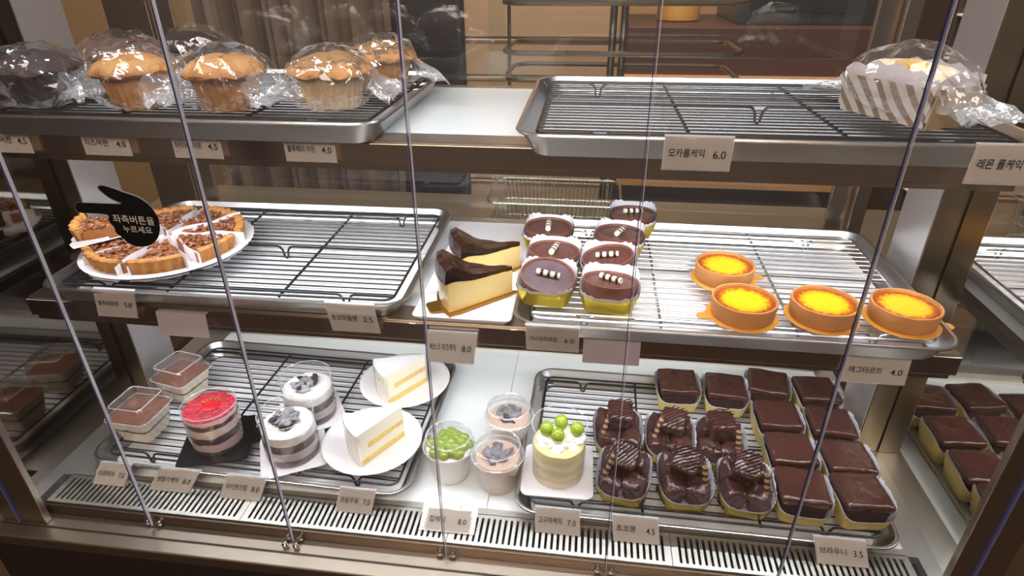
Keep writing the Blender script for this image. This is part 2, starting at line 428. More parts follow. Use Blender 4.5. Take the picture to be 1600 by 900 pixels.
ar = sum(hp[i][0]*hp[(i+1) % len(hp)][1]-hp[(i+1) % len(hp)][0]*hp[i][1] for i in range(len(hp)))
SG = 1 if ar > 0 else -1
MX = Matrix.Rotation(R(90), 4, 'X')
b = BM(); prism(b, offset_poly(hp, .0011), -.0001, .0002, MX, True); obj('pale_border', b, P('sticker_rim', rgb(150, 144, 148), .5), sg, False)
b = BM(); prism(b, hp, .0002, .0005, MX, True); obj('black_hand', b, P('sticker_black', rgb(8, 8, 9), .4), sg, False)
sw = P('sticker_letters', rgb(206, 196, 190), .6)
text_mesh('좌측버튼을', .0405, .0082, sw, 'lettering', sg, Matrix.Translation((.0062, -.0006, .0026)) @ Matrix.Rotation(R(2), 4, 'Y') @ MX)
text_mesh('누르세요', .0285, .0070, sw, 'lettering', sg, Matrix.Translation((.0072, -.0006, -.0070)) @ Matrix.Rotation(R(1), 4, 'Y') @ MX)
# ---------------------------------------------------------------- trays and racks
TL_, TW_, TH_ = .457, .303, .025
def tray_mesh():
    b = BM(); lo = []
    def ring(dx, z, r): return [(x, y, z) for x, y in rrect(TL_/2-dx, TW_/2-dx, r, 7)]
    for dx, z, r in ((.0012, TH_-.0035, .03), (.0, TH_-.002, .031), (.0008, TH_-.0004, .030), (.0025, TH_, .0285), (.0045, TH_-.0006, .027), (.0052, TH_-.002, .0265), (.0165, .0016, .02), (.019, .0010, .018)):
        lo.append(ring(dx, z, r))
    loft(b, lo, cap1=True)
    lo = [ring(dx, z, r) for dx, z, r in ((.0012, TH_-.0035, .03), (.0052, TH_-.0036, .0265), (.0165, .0008, .02), (.019, .0002, .018))]
    loft(b, lo, cap1=True)
    bmesh.ops.remove_doubles(b, verts=b.verts[:], dist=.0001)
    return b
def udip(x0, x1, y, zt, dips, w=.007, dz=.0175):
    p = [(x0, y, zt)]
    for d in dips:
        p += [(d-w-.004, y, zt), (d-w, y, zt-.0012), (d-w*.55, y, zt-.006), (d-w*.35, y, zt-dz+.002), (d, y, zt-dz), (d+w*.35, y, zt-dz+.002), (d+w*.55, y, zt-.006), (d+w, y, zt-.0012), (d+w+.004, y, zt)]
    return p+[(x1, y, zt)]
RZ = .0195
def rack(lab, loc, rz, mat, bars=(-.068, .072), dipx=(-.15, .15), grp='wire cooling racks in the trays'):
    t = thing('cooling_rack', lab, 'cooling rack', loc, rz, grp)
    hx, hy = .2085, .1315
    b = BM(); tube(b, [(x, y, RZ) for x, y in rrect(hx, hy, .012, 5)], .0016, 8, True); obj('rim_wire', b, mat, t)
    b = BM(); n = 21
    for k in range(1, n):
        y = -hy+2*hy*k/n
        if k == 10: continue
        tube(b, [(-hx, y, RZ+.0003), (hx, y, RZ+.0003)], .00095, 6)
    obj('wire_grid', b, mat, t)
    for x in bars:
        b = BM(); tube(b, [(x, -hy, RZ-.0022), (x, hy, RZ-.0022)], .0017, 8); obj('cross_bar', b, mat, t)
    for y, dd in ((-hy+.009, dipx), (0.0005, (0.02,)), (hy-.009, dipx)):
        b = BM(); tube(b, udip(-hx, hx, y, RZ, dd), .0015, 8); obj('foot_wire', b, mat, t)
    return t
def tray(lab, x, y, z, rz, rlab, mat, **k):
    o = thing('baking_tray', lab, 'tray', (x, y, z), rz, 'aluminium baking trays')
    obj('pan', tray_mesh(), alum, o)
    b = BM(); prism(b, rrect(TL_/2-.0205, TW_/2-.0205, .016), .0011, .0014); obj('paper_liner', b, P('tray_paper_sheen', rgb(236, 236, 240), .30, bump=.12, bscale=14), o, False)  # paper on the middle trays; on the top ones its white imitates lamp reflection
    rack(rlab, (x, y, z+.0008), rz, mat, **k)
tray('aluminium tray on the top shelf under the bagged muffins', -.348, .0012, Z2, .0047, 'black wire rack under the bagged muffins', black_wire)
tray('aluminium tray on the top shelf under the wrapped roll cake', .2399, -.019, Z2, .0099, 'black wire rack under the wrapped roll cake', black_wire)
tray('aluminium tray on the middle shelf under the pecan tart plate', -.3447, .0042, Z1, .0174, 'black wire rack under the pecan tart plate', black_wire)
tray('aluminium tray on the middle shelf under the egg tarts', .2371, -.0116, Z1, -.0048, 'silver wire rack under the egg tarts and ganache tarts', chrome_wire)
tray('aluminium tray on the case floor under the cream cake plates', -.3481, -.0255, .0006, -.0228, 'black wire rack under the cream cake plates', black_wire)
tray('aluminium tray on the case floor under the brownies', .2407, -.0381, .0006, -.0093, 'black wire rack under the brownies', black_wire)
RT = .0215     # top of a rack above its shelf

# ---------------------------------------------------------------- price tags
def ptag(lab, x0, x1, yt, zt, yb, zb, words=None, price=None, kind='card', skew=0.0, roll=0.0):
    """a small card: top edge at (yt, zt), lower edge at (yb, zb)"""
    w = x1-x0; up_ = Vector((skew, yt-yb, zt-zb)); h = up_.length; up_.normalize()
    rx = Vector((math.cos(roll), 0, math.sin(roll))); n = rx.cross(up_).normalized(); upn = n.cross(rx).normalized()
    M = Matrix((rx, up_, n)).transposed().to_4x4()
    t = bpy.data.objects.new('price_tag', None); COL.objects.link(t); t.empty_display_size = .02
    t.location = ((x0+x1)/2, (yt+yb)/2, (zt+zb)/2)
    tag(t, lab, 'price tag', 'handwritten price tags' if kind != 'blank' else 'empty tag holders')
    b = BM()
    if kind == 'blank':
        box(b, -w/2, w/2, -h/2, h/2, -.0009, .0004, M=M); box(b, -w/2, w/2, h/2-.001, h/2, -.008, -.0009, M=M)
        obj('holder', b, P('milky_plastic', rgb(168, 154, 158), .3), t, False); return t
    ch = h if kind != 'tall' else h*.64
    if kind == 'tall':
        box(b, -w/2, w/2, -h/2, h/2, -.0009, -.0002, M=M); box(b, -w/2, w/2, -h/2, -h/2+.0012, -.0009, .004, M=M)
        obj('holder', b, clear('tag_holder_plastic', veil=.12, refl=1.2), t, False)
        w *= .78
    elif kind == 'card':
        box(b, -w/2-.001, w/2+.001, -h/2-.001, h/2+.001, -.0010, -.0002, M=M); box(b, -w/2-.001, w/2+.001, h/2, h/2+.001, -.004, -.0010, M=M)
        obj('holder', b, clear('tag_sleeve_plastic', veil=.3, refl=1.0), t, False)
    c0 = -h/2+.0003
    b = BM()
    nx, ny = 8, 4; V = []
    for j in range(ny+1):
        V.append([b.verts.new(M @ Vector((-w/2+w*i/nx, c0+(ch-.0006)*j/ny + (.0006*math.sin(i*1.3+x0*90) if j == ny else 0), .0002+.0004*math.sin(i*.8+x0*40)*(j/ny)))) for i in range(nx+1)])
    for j in range(ny):
        for i in range(nx): b.faces.new((V[j][i], V[j][i+1], V[j+1][i+1], V[j+1][i]))
    bmesh.ops.solidify(b, geom=b.faces[:], thickness=.0003)
    obj('card', b, paper, t)
    cy = c0+ch*.52; lh = min(.0088, ch*.27)
    T = M @ Matrix.Translation((0, 0, .0009))
    tw = min(w*.54, len(words)*lh*.92)
    text_mesh(words, tw, lh, ink, 'lettering', t, T @ Matrix.Translation((-w*.44+tw/2, cy, 0)), thin=.008)
    pw = w*.19
    text_mesh(price, pw, lh*.9, ink, 'lettering', t, T @ Matrix.Translation((w*.42-pw/2, cy-.001, 0)), thin=.004)
    return t
yt = -.1265
ptag('handwritten tag reading 초코머핀 4.5, cut by the left picture edge', -.573, -.519, yt, .4665, yt, .438, '초코머핀', '4.5', 'plain')
ptag('handwritten tag reading 치즈머핀 4.0 on the top shelf edge', -.457, -.402, yt, .4655, yt, .4385, '치즈머핀', '4.0', 'plain')
ptag('handwritten tag reading 마카다미아머핀 4.5 on the top shelf edge', -.353, -.298, yt, .4655, yt, .4385, '마카다미아머핀', '4.5', 'plain')
ptag('handwritten tag reading 블루베리 머핀 4.0 on the top shelf edge', -.229, -.174, yt, .4655, yt, .4385, '블루베리 머핀', '4.0', 'plain')
ptag('handwritten tag reading 모카롤케익 6.0 on the top shelf edge', .1475, .2045, -.1735, .4865, -.1715, .4575, '모카롤케익', '6.0')
ptag('handwritten tag reading 레몬 롤케익 6.0, cut by the right picture edge', .3985, .462, -.1735, .4865, -.1715, .4535, '레몬 롤케익', '6.0')
ym = -.1405
ptag('handwritten tag reading 호두타르트 5.0 below the pecan tart plate', -.495, -.444, -.150, .2835, ym, .241, '호두타르트', '5.0', skew=.015)
ptag('empty milky tag holder on the middle shelf, left one', -.424, -.360, ym, .2525, ym-.004, .2215, kind='blank')
ptag('handwritten tag reading 초코마들렌 2.5 on the middle shelf edge', -.203, -.147, -.150, .2835, ym, .242, '초코마들렌', '2.5')
ptag('handwritten tag reading 바스크 치즈케익 8.0 below the cheesecake dish', -.091, -.035, ym, .249, ym-.006, .2115, '바스크 치즈케익', '8.0', skew=.004)
ptag('handwritten tag reading 가나슈타르트 6.0 below the ganache tarts', .0255, .0815, -.164, .279, -.150, .240, '가나슈타르트', '6.0')
ptag('empty milky tag holder on the middle shelf, right one', .087, .1495, ym, .253, ym-.004, .2235, kind='blank')
ptag('handwritten tag reading 에그타르트 4.0 below the egg tarts', .364, .4265, ym, .251, ym-.003, .2215, '에그타르트', '4.0')
bt = [('티라미수', '7.0', -.543, -.499, -.1765, -.512, 'in front of the tiramisu boxes', 'card'), ('생딸기케익', '8.0', -.457, -.402, -.1765, -.419, 'in front of the red berry cup', 'card'),
      ('쿠키앤크림', '8.0', -.363, -.309, -.178, -.319, 'in front of the cookie topped cakes', 'card'), ('크림우유', '7.0', -.208, -.162, -.181, -.168, 'in front of the cream cake slices', 'card'),
      ('컵케익', '8.0', -.098, -.029, -.178, -.032, 'in front of the dessert cups', 'tall'), ('고구마케익', '7.0', .041, .094, -.182, .095, 'in front of the green grape cake', 'card'),
      ('초코봉', '4.5', .134, .187, -.183, .190, 'in front of the drizzled chocolate cakes', 'card'), ('브라우니', '3.5', .364, .419, -.186, .426, 'in front of the brownies', 'card')]
for w_, p_, xa, xb, y_, xlow, where, kd in bt:
    sk = xb-xlow
    y2 = {-.178: -.211}.get(y_, y_-.0145) if kd == 'tall' else y_-.015
    ptag('handwritten tag reading %s %s %s' % (w_, p_, where), xa-sk/2, xb-sk/2, y_-.004, .0335, y2, .0042, w_, p_, kd, skew=sk)
# ---------------------------------------------------------------- food
def sup(hx, hy, e, n):      # superellipse loop of unit angle steps
    out = []
    for k in range(n):
        a = 2*PI*k/n; c, s = math.cos(a), math.sin(a)
        out.append((hx*math.copysign(abs(c)**(2/e), c), hy*math.copysign(abs(s)**(2/e), s)))
    return out
def liner(parent, b0, b1, h, e=4., outer=None, inner=None, scal=28, amp=.0012, lift=None, foil_h=1.0, n=112, y_ratio=1.0, crimp=.0005):
    """a fluted paper case: foil outside, white paper inside; b0/b1 half widths at foot and lip"""
    def loops(off, hh, rows=6):
        L = []
        for r in range(rows+1):
            t = r/rows; lp = []
            base = sup(b0+(b1-b0)*t+off, (b0+(b1-b0)*t)*y_ratio+off, e+(2.6-e)*t*.6, n)
            for k, (x, y) in enumerate(base):
                a = 2*PI*k/n; f = 1+crimp*28*math.cos(scal*a)*t
                z = hh*t
                if lift: z *= lift(a)
                if r == rows: z += amp*math.cos(scal*a)
                lp.append((x*f, y*f, max(z, 0)))
            L.append(lp)
        return L
    b = BM(); loft(b, loops(.0, h*foil_h), cap0=True); obj('foil_case', b, outer or gold_foil, parent)
    b = BM(); L = loops(-.0006, h); L[0] = [(x, y, .0005) for x, y, z in L[0]]; loft(b, L, cap0=True); obj('paper_liner', b, inner or liner_white, parent)
def bumpy(bm, c, r, n=2, amp=.18, s=160, sc=(1, 1, 1), rot=None):
    t = bmesh.new(); bmesh.ops.create_icosphere(t, subdivisions=n, radius=1)
    sd = random.random()*90
    for v in t.verts:
        d = v.co.normalized(); k = r*(1+amp*nz(d, 2.2, sd)+amp*.5*nz(d, 5, sd))
        p = Vector((d.x*sc[0], d.y*sc[1], d.z*sc[2]))*k
        if rot: p = rot @ p
        v.co = p + Vector(c)
    me = bpy.data.meshes.new('tmp'); t.to_mesh(me); t.free(); bm.from_mesh(me); bpy.data.meshes.remove(me)
def wafer_roll(parent, p0, p1, r, mat, name='wafer_roll'):
    a, c = Vector(p0), Vector(p1); d = c-a; L = d.length
    q = Vector((0, 0, 1)).rotation_difference(d.normalized()).to_matrix().to_4x4()
    b = BM(); lathe(b, [(r*.55, .0002), (r*.9, 0), (r, .0008), (r, L-.0008), (r*.9, L), (r*.55, L-.0002), (r*.5, L-.003)], 20, cap0=True)
    o = obj(name, b, mat, parent); o.matrix_basis = Matrix.Translation(a) @ q
    return o

# brownies -------------------------------------------------
def make_brownie(lab, seed):
    t = thing('brownie', lab, 'brownie', (0, 0, 0), 0, 'brownies in gold paper cases')
    liner(t, .0264, .0336, .0205, 7, gold_paper, liner_white, 34, .0008, lambda a: 1.0+.80*abs(math.cos(a))**3+.55*max(0, math.sin(a)), .93)
    b = BM(); rbox(b, .0505, .0505, .034, .004, 12, Matrix.Translation((0, 0, .0195)), lambda p: Vector((p.x*(1+.10*(p.z/.03)), p.y*(1+.10*(p.z/.03)), p.z))+Vector((nz(p, 90, seed), nz(p, 90, seed+4), 0))*.0008)
    obj('cake', b, choc_crumb, t)
    b = BM(); rbox(b, .0565, .0565, .011, .0040, 16, Matrix.Translation((0, 0, .0350)),
        lambda p: Vector((p.x*(1+.0*nz(p, 40, seed)), p.y, p.z + (.0018*nz((p.x, p.y, 0), 38, seed)+.0006*nz((p.x, p.y, 0), 110, seed) if p.z > 0 else .0035*nz((p.x, p.y, 0), 110, seed+9)))))
    obj('chocolate_glaze', b, choc, t)
    return t
bro = [(.233, .057, 2, 'brownie alone at the back left of its tray, first of the back row'),
       (.303, .055, -3, 'brownie second from the left in the back row, clear of the wires behind'),
       (.367, .071, -10, 'brownie third in the back row, with a broken crumbly front edge'),
       (.4345, .063, 3, 'brownie in the back right corner, beside the steel post'),
       (.3635, -.003, 1, 'brownie behind the glossy one, left column, second row from the back'),
       (.4325, -.009, -2, 'brownie in the right column, second row from the back'),
       (.3635, -.072, 1, 'brownie in the left column, second row from the front, beside the drizzled cakes'),
       (.4315, -.077, 2, 'brownie in the right column, second row from the front, with shiny ripples'),
       (.3600, -.137, -4, 'brownie in the front row, left one, streaked with highlights'),
       (.4280, -.136, 5, 'brownie at the front right corner of the tray, with a smooth top')]
protos = [make_brownie(bro[0][3], 1.3), make_brownie(bro[1][3], 7.9)]
for i, (x, y, a, lab) in enumerate(bro):
    if i < 2:
        o = protos[i]; o.location = (x, y, RT); o.rotation_euler.z = R(a)
    else: o = dup(protos[i % 2], (x, y, RT), R(a), lab)

# drizzled chocolate cakes ---------------------------------
def drizzle(parent, cx, cy, z, w, ang, n, seed, tilt=None):
    b = BM(); rr = random.Random(seed)
    for k in range(n):
        u = -w/2+w*(k+.5)/n; pts = []
        for j in range(9):
            v = -w*.62+w*1.24*j/8
            x = u*math.cos(ang)-v*math.sin(ang); y = u*math.sin(ang)+v*math.cos(ang)
            edge = max(abs(x), abs(y))-w*.47
            pts.append(Vector((x+rr.uniform(-.0007, .0007), y+rr.uniform(-.0007, .0007), -max(0, edge)*.9+rr.uniform(-.0003, .0003))))
        pts = [p for p in pts if max(abs(p.x), abs(p.y)) < w*.60]
        if len(pts) > 2: tube(b, [Vector((cx, cy, z)) + (tilt @ p if tilt else p) for p in pts], .00085, 6)
    return b
def make_chocobong(lab, x, y, rz, seed, cube=(0, 0), cz=0., waf=1, cubtilt=0.0):
    t = thing('drizzled_chocolate_cake', lab, 'chocolate cake', (x, y, RT), rz, 'drizzled chocolate cakes in gold cases')
    liner(t, .0265, .0345, .0245, 5, gold_foil, liner_white, 34, .0009, lambda a: 1.0+.42*abs(math.cos(a))**2+.32*max(0, math.sin(a))-.12*max(0, -math.sin(a)), .9, y_ratio=1.12)
    rr = random.Random(seed)
    b = BM()
    for (px, py, w, a, zc, tl) in ((-.0155, -.014, .027, 8, .0195, 14), (.0155, -.0155, .026, -14, .0205, -12), (-.0145, .0165, .028, 18, .0265, 16), (.0155, .0165, .027, -8, .0255, -16)):
        Mx = Matrix.Translation((px, py, zc)) @ Matrix.Rotation(R(a+rr.uniform(-8, 8)), 4, 'Z') @ Matrix.Rotation(R(tl), 4, 'Y') @ Matrix.Rotation(R(rr.uniform(-8, 8)), 4, 'X')
        s0 = rr.random()*50
        rbox(b, w, w, .029, .005, 8, Mx, lambda p, s0=s0: p+Vector((nz(p, 70, s0)+.5*nz(p, 170, s0), nz(p, 70, s0+3)+.5*nz(p, 170, s0+2), nz(p, 70, s0+6)+.6*nz(p, 170, s0+4)))*.0032)
    obj('cake_chunks', b, choc_dark, t)
    b = BM(); s0 = rr.random()*50
    T = Matrix.Translation((cube[0], cube[1], .042+cz)) @ Matrix.Rotation(R(rr.uniform(-25, 25)), 4, 'Z') @ Matrix.Rotation(cubtilt, 4, 'X') @ Matrix.Rotation(R(rr.uniform(-10, 10)), 4, 'Y')
    rbox(b, .031, .031, .034, .0045, 10, T, lambda p: Vector((p.x*(1+.10*p.z/.017), p.y*(1+.10*p.z/.017), p.z))+Vector((nz(p, 60, s0), nz(p, 60, s0+3), nz(p, 60, s0+6)))*.0018)
    obj('top_chunk', b, choc_dark, t)
    c = T @ Vector((0, 0, .0178))
    obj('drizzle', drizzle(t, c.x, c.y, c.z, .033, R(rr.uniform(-70, -30)), 8, seed, T.to_3x3()), choc_drizzle, t)
    b = drizzle(t, .015, -.013, .0318, .027, R(rr.uniform(-60, -20)), 5, seed+5)
    me = bpy.data.meshes.new('x'); b2 = drizzle(t, -.015, -.012, .0325, .027, R(rr.uniform(-20, 40)), 4, seed+8); b2.to_mesh(me); b2.free(); b.from_mesh(me); bpy.data.meshes.remove(me)
    obj('drizzle', b, choc_drizzle, t)
    if waf > 0: wafer_roll(t, (.0215, -.0215, .028), (.0185, -.0130, .060), .0034, wafer_b)
    else: wafer_roll(t, (-.0235, -.019, .028), (-.0125, -.004, .063), .0034, wafer_b)
    return t
make_chocobong('drizzled chocolate cake in the back row beside the green grape cake, wafer leaning left', .142, -.052, R(2), 3, (.0, .004), .006, -1, R(14))
make_chocobong('drizzled chocolate cake in the middle of the back row, wafer behind its left side', .2115, -.054, R(-4), 5, (.003, .004), .002, -1, R(20))
make_chocobong('drizzled chocolate cake on the right of the back row, wafer upright at its right', .277, -.058, R(-6), 11, (-.003, .006), .004, 1, R(6))
make_chocobong('drizzled chocolate cake at the front left, wafer lying against its left side', .1475, -.130, R(-8), 17, (-.003, .008), .0, -1, R(24))
make_chocobong('drizzled chocolate cake in the middle of the front row, tallest chunk leaning back', .2225, -.130, R(1), 23, (-.001, .004), .004, 1, R(20))
make_chocobong('drizzled chocolate cake at the front right, next to the front brownie', .2955, -.132, R(-5), 29, (-.002, .006), .003, 1, R(16))

# ganache tarts --------------------------------------------
def make_ganache(lab, tilt):
    t = thing('ganache_tart', lab, 'tart', (0, 0, 0), 0, 'ganache tarts in gold cases')
    liner(t, .0268, .0338, .0250, 6, gold_foil, liner_white, 20, .0009, lambda a: .93+.30*max(0, math.sin(a))-.10*max(0, -math.sin(a))+.16*abs(math.sin(2*a)), .86, crimp=.0002)
    T = Matrix.Translation((0, 0, .0185)) @ Matrix.Rotation(tilt[0], 4, 'X') @ Matrix.Rotation(tilt[1], 4, 'Y')
    b = BM(); lathe(b, [(.0245, -.0155), (.0265, -.013), (.0312, .0085), (.0310, .0098), (.0300, .0102), (.0290, .0095), (.0284, .0070)], 56, M=T, fn=lambda a, r, z, i: (r*(1+.006*nz((math.cos(a), math.sin(a), 0), 3, i)), z)); obj('shell', b, tart_shell, t)
    b = BM(); lathe(b, [(.0288, .0071), (.02, .0076), (.01, .0077), (.001, .0077)], 48, M=T, cap0=False); obj('ganache_filling', b, ganache, t)
    return t, T
gan = [(.033, .047, (1, 0), 95, 'ganache tart at the back of the left column, wafer pointing forward'),
       (.045, -.027, (-2, 2), 82, 'ganache tart in the middle of the left column'),
       (.042, -.092, (13, 7), -4, 'ganache tart at the front of the left column, with a dull bloomed top'),
       (.147, .111, (-4, 0), 18, 'ganache tart farthest back, in the right column'),
       (.127, .037, (-3, 2), 72, 'ganache tart second from the back in the right column'),
       (.112, -.036, (3, -10), -2, 'ganache tart third from the back in the right column, wafer lying sideways'),
       (.113, -.100, (-9, 2), -28, 'ganache tart at the front of the right column, sunk low in its case')]
for i, (x, y, tl, wa, lab) in enumerate(gan):
    t, T = make_ganache(lab, (R(tl[0]), R(tl[1]))); t.location = (x, y, Z1+RT); t.rotation_euler.z = R(-4)
    d = Vector((math.cos(R(wa)), math.sin(R(wa)), 0)); n0 = Vector((0, 0, .0112)); L = .0135
    if i == 2:
        for ch in t.children:
            if ch.name.startswith('ganache_filling'): ch.data.materials[0] = P('bloomed_ganache', rgb(92, 74, 78), .4, bump=.1, bscale=50, var=.25, vscale=60)
    wafer_roll(t, T @ (n0-d*L), T @ (n0+d*L), .0035, wafer)

# egg tarts ------------------------------------------------
custard = P('egg_custard', rgb(250, 200, 20), .22, bump=.15, bscale=90, spec=.5)
nt = custard.node_tree; bs = nt.nodes['Principled BSDF']; bs.inputs['Subsurface Weight'].default_value = .05; bs.inputs['Subsurface Radius'].default_value = (.004, .003, .001)
tc = nt.nodes.new('ShaderNodeTexCoord'); ln = nt.nodes.new('ShaderNodeVectorMath'); ln.operation = 'LENGTH'
no = nt.nodes.new('ShaderNodeTexNoise'); no.inputs['Scale'].default_value = 220; no.inputs['Detail'].default_value = 3
ad = nt.nodes.new('ShaderNodeMath'); ad.operation = 'MULTIPLY_ADD'; ad.inputs[1].default_value = .012
rp = nt.nodes.new('ShaderNodeValToRGB'); mp = nt.nodes.new('ShaderNodeMapRange'); mp.inputs[1].default_value = .022; mp.inputs[2].default_value = .0345
sc_ = nt.nodes.new('ShaderNodeVectorMath'); sc_.operation = 'MULTIPLY'; sc_.inputs[1].default_value = (1, 1, 0)
nt.links.new(tc.outputs['Object'], sc_.inputs[0]); nt.links.new(sc_.outputs[0], ln.inputs[0]); nt.links.new(tc.outputs['Object'], no.inputs['Vector'])
nt.links.new(no.outputs['Fac'], ad.inputs[0]); nt.links.new(ln.outputs['Value'], ad.inputs[2]); nt.links.new(ad.outputs[0], mp.inputs[0]); nt.links.new(mp.outputs[0], rp.inputs[0])
cr = rp.color_ramp; cr.elements[0].position = .0; cr.elements[0].color = rgb(236, 184, 30); cr.elements[1].position = 1; cr.elements[1].color = rgb(150, 72, 24)
e = cr.elements.new(.48); e.color = rgb(232, 168, 26); e = cr.elements.new(.72); e.color = rgb(188, 100, 28)
nt.links.new(rp.outputs[0], bs.inputs['Base Color'])
def make_egg(lab):
    t = thing('egg_tart', lab, 'egg tart', (0, 0, 0), 0, 'egg tarts on orange boards')
    b = BM(); lathe(b, [(.0318, .0014), (.0330, .003), (.0345, .0200), (.0343, .0212), (.0334, .0217), (.0322, .0212), (.0312, .0165)], 64, cap1=False, fn=lambda a, r, z, i: (r*(1+.008*nz((math.cos(a), math.sin(a), 0), 2.2, i*.2)), z+(.0006*nz((math.cos(a), math.sin(a), 0), 3, 5) if i > 1 else 0))); obj('crust', b, crust_egg, t)
    b = BM(); lathe(b, [(.0318, .0178), (.0295, .0192), (.024, .0184), (.015, .0180), (.006, .0179), (.0005, .0179)], 64, cap0=False, fn=lambda a, r, z, i: (r, z+.0007*nz((r*math.cos(a), r*math.sin(a), 0), 130, 3))); obj('custard', b, custard, t)
    b = BM(); lathe(b, [(.0375, 0), (.038, .0006), (.0375, .0012)], 56); 
    prism(b, [(.034, -.0075), (.046, -.0065), (.0495, -.003), (.0495, .003), (.046, .0065), (.034, .0075)], .0002, .0011)
    obj('card_board', b, orange_board, t)
    return t
eg = [(.251, -.027, 10, 'egg tart standing alone behind the other three egg tarts'), (.257, -.112, 190, 'egg tart at the left of the front row of egg tarts'),
      (.341, -.107, 24, 'egg tart in the middle of the front row of egg tarts'), (.4235, -.1045, -10, 'egg tart at the front right corner, by the tray edge')]
p = make_egg(eg[0][3])
for i, (x, y, a, lab) in enumerate(eg):
    if i == 0: p.location = (x, y, Z1+RT); p.rotation_euler.z = R(a)
    else: dup(p, (x, y, Z1+RT), R(a), lab)

# wedges ---------------------------------------------------
def wedge_poly(L, a0, a1, n=10, r0=.0):
    return [(0, 0)] + [(L*math.cos(a0+(a1-a0)*k/n), L*math.sin(a0+(a1-a0)*k/n)) for k in range(n+1)]
def wedge_grid(bm, L, a0, a1, z0, ztop, nr=12, na=12, nzv=5, fn=None, inset=0.):
    """solid wedge, tip at the origin; ztop(r, u) gives the top height (r in 0..1, u in 0..1 across)"""
    def P3(i, j, t):
        r = max(i/nr, .015); a = a0+(a1-a0)*j/na; zt = ztop(i/nr, j/na)
        p = Vector((L*r*math.cos(a), L*r*math.sin(a), z0+(zt-z0)*t)); return fn(p, i/nr, j/na, t) if fn else p
    top = [[bm.verts.new(P3(i, j, 1)) for j in range(na+1)] for i in range(nr+1)]
    bot = [[bm.verts.new(P3(i, j, 0)) for j in range(na+1)] for i in range(nr+1)]
    for i in range(nr):
        for j in range(na):
            bm.faces.new((top[i][j], top[i+1][j], top[i+1][j+1], top[i][j+1])); bm.faces.new((bot[i][j], bot[i][j+1], bot[i+1][j+1], bot[i+1][j]))
    per = [(i, 0) for i in range(nr)] + [(nr, j) for j in range(na)] + [(i, na) for i in range(nr, 0, -1)] + [(0, j) for j in range(na, 0, -1)]
    rows = [[bot[i][j] for i, j in per]]
    for k in range(1, nzv): rows.append([bm.verts.new(P3(i, j, k/nzv)) for i, j in per])
    rows.append([top[i][j] for i, j in per]); n = len(per)
    for k in range(nzv):
        for q in range(n): bm.faces.new((rows[k][q], rows[k][(q+1) % n], rows[k+1][(q+1) % n], rows[k+1][q]))

# burnt cheesecake on a long white dish --------------------
dd = thing('serving_dish', 'long white rectangular dish under the burnt cheesecake slices', 'dish', (-.052, .003, Z1+.0003))
b = BM(); L = []
for dx, z, r in ((.006, .0, .006), (.001, .006, .007), (0, .0085, .007), (.001, .0095, .007), (.004, .0092, .006), (.010, .0082, .005)):
    L.append([(x, y, z) for x, y in rrect(.0575-dx, .139-dx, r, 5)])
loft(b, L, True, True); obj('dish_body', b, porcelain, dd)
basque_side = ramp_mat('cheesecake_side', [(0, rgb(96, 54, 22)), (.06, rgb(226, 196, 120)), (.35, rgb(232, 208, 146)), (.75, rgb(234, 204, 130)), (.95, rgb(140, 84, 34))], 'Z', 19, 0, .4, wob=.004, wscale=60, constant=False)
burnt = P('burnt_top', rgb(46, 24, 16), .16, bump=.4, bscale=70, var=.3, vscale=50, spec=.7)
def cheesecake(lab, x, y, rz):
    t = thing('burnt_cheesecake_slice', lab, 'cheesecake', (x, y, Z1+.0100), rz, 'burnt cheesecake slices')
    a0, a1 = R(187), R(222); Lc = .088
    def zt(r, u): return .034+.013*r**2+.003*max(0, r-.75)*4+.0006*nz((r*3, u*2, 0), 1.6, x*40)
    b = BM(); wedge_grid(b, Lc, a0, a1, .0016, zt); obj('cheese_body', b, basque_side, t)
    def zt2(r, u): return zt(r, u)+.0022+.0095*math.sin(min(1, max(0, (r-.55)/.40))*PI*.5)**2*(1.0-.75*max(0, (r-.90)/.10)**1.5)+.0012*nz((r*5, u*4, 1), 1.5, x*30)
    def fb(p, r, u, tt):
        k = 1+.012+(.035*math.sin(tt*PI) if r > .93 else 0); q = Vector((p.x*k, p.y*k, p.z))
        if tt == 0: q.z = zt(r, u)-.0015-.0025*(.5+nz((r*6, u*6, 2), 1.3, 5))
        return q
    b = BM(); wedge_grid(b, Lc, a0-.006, a1+.006, .03, zt2, nzv=3, fn=fb); obj('burnt_top', b, burnt, t)
    b = BM(); poly = [(.010*math.cos(R(24)), .010*math.sin(R(24)))]
    for k in range(13):
        a = a0-.03+(a1-a0+.10)*k/12; poly.append((Lc*1.045*math.cos(a), Lc*1.045*math.sin(a)))
    prism(b, poly, 0, .0013)
    am = R(208); c, s = math.cos(am), math.sin(am); tb = []
    for u, v in ((.088, -.013), (.103, -.012), (.106, -.009), (.106, .009), (.103, .012), (.088, .013)): tb.append((u*c-v*s, u*s+v*c))
    prism(b, tb, .0002, .0012); obj('gold_card', b, gold_board, t, False)
    b = BM(); n = 12; lo = []
    for z in (.0018, .048):
        lo.append([b.verts.new((Lc*1.022*math.cos(a0+(a1-a0)*k/n), Lc*1.022*math.sin(a0+(a1-a0)*k/n), z)) for k in range(n+1)])
    for k in range(n): b.faces.new((lo[0][k], lo[0][k+1], lo[1][k+1], lo[1][k]))
    bmesh.ops.solidify(b, geom=b.faces[:], thickness=.0003); obj('film_band', b, film, t)
cheesecake('slice of burnt cheesecake on a gold card, nearer the front of the dish', .0, -.070, 0)
cheesecake('slice of burnt cheesecake standing behind the other slice on the dish', .001, .000, R(3))

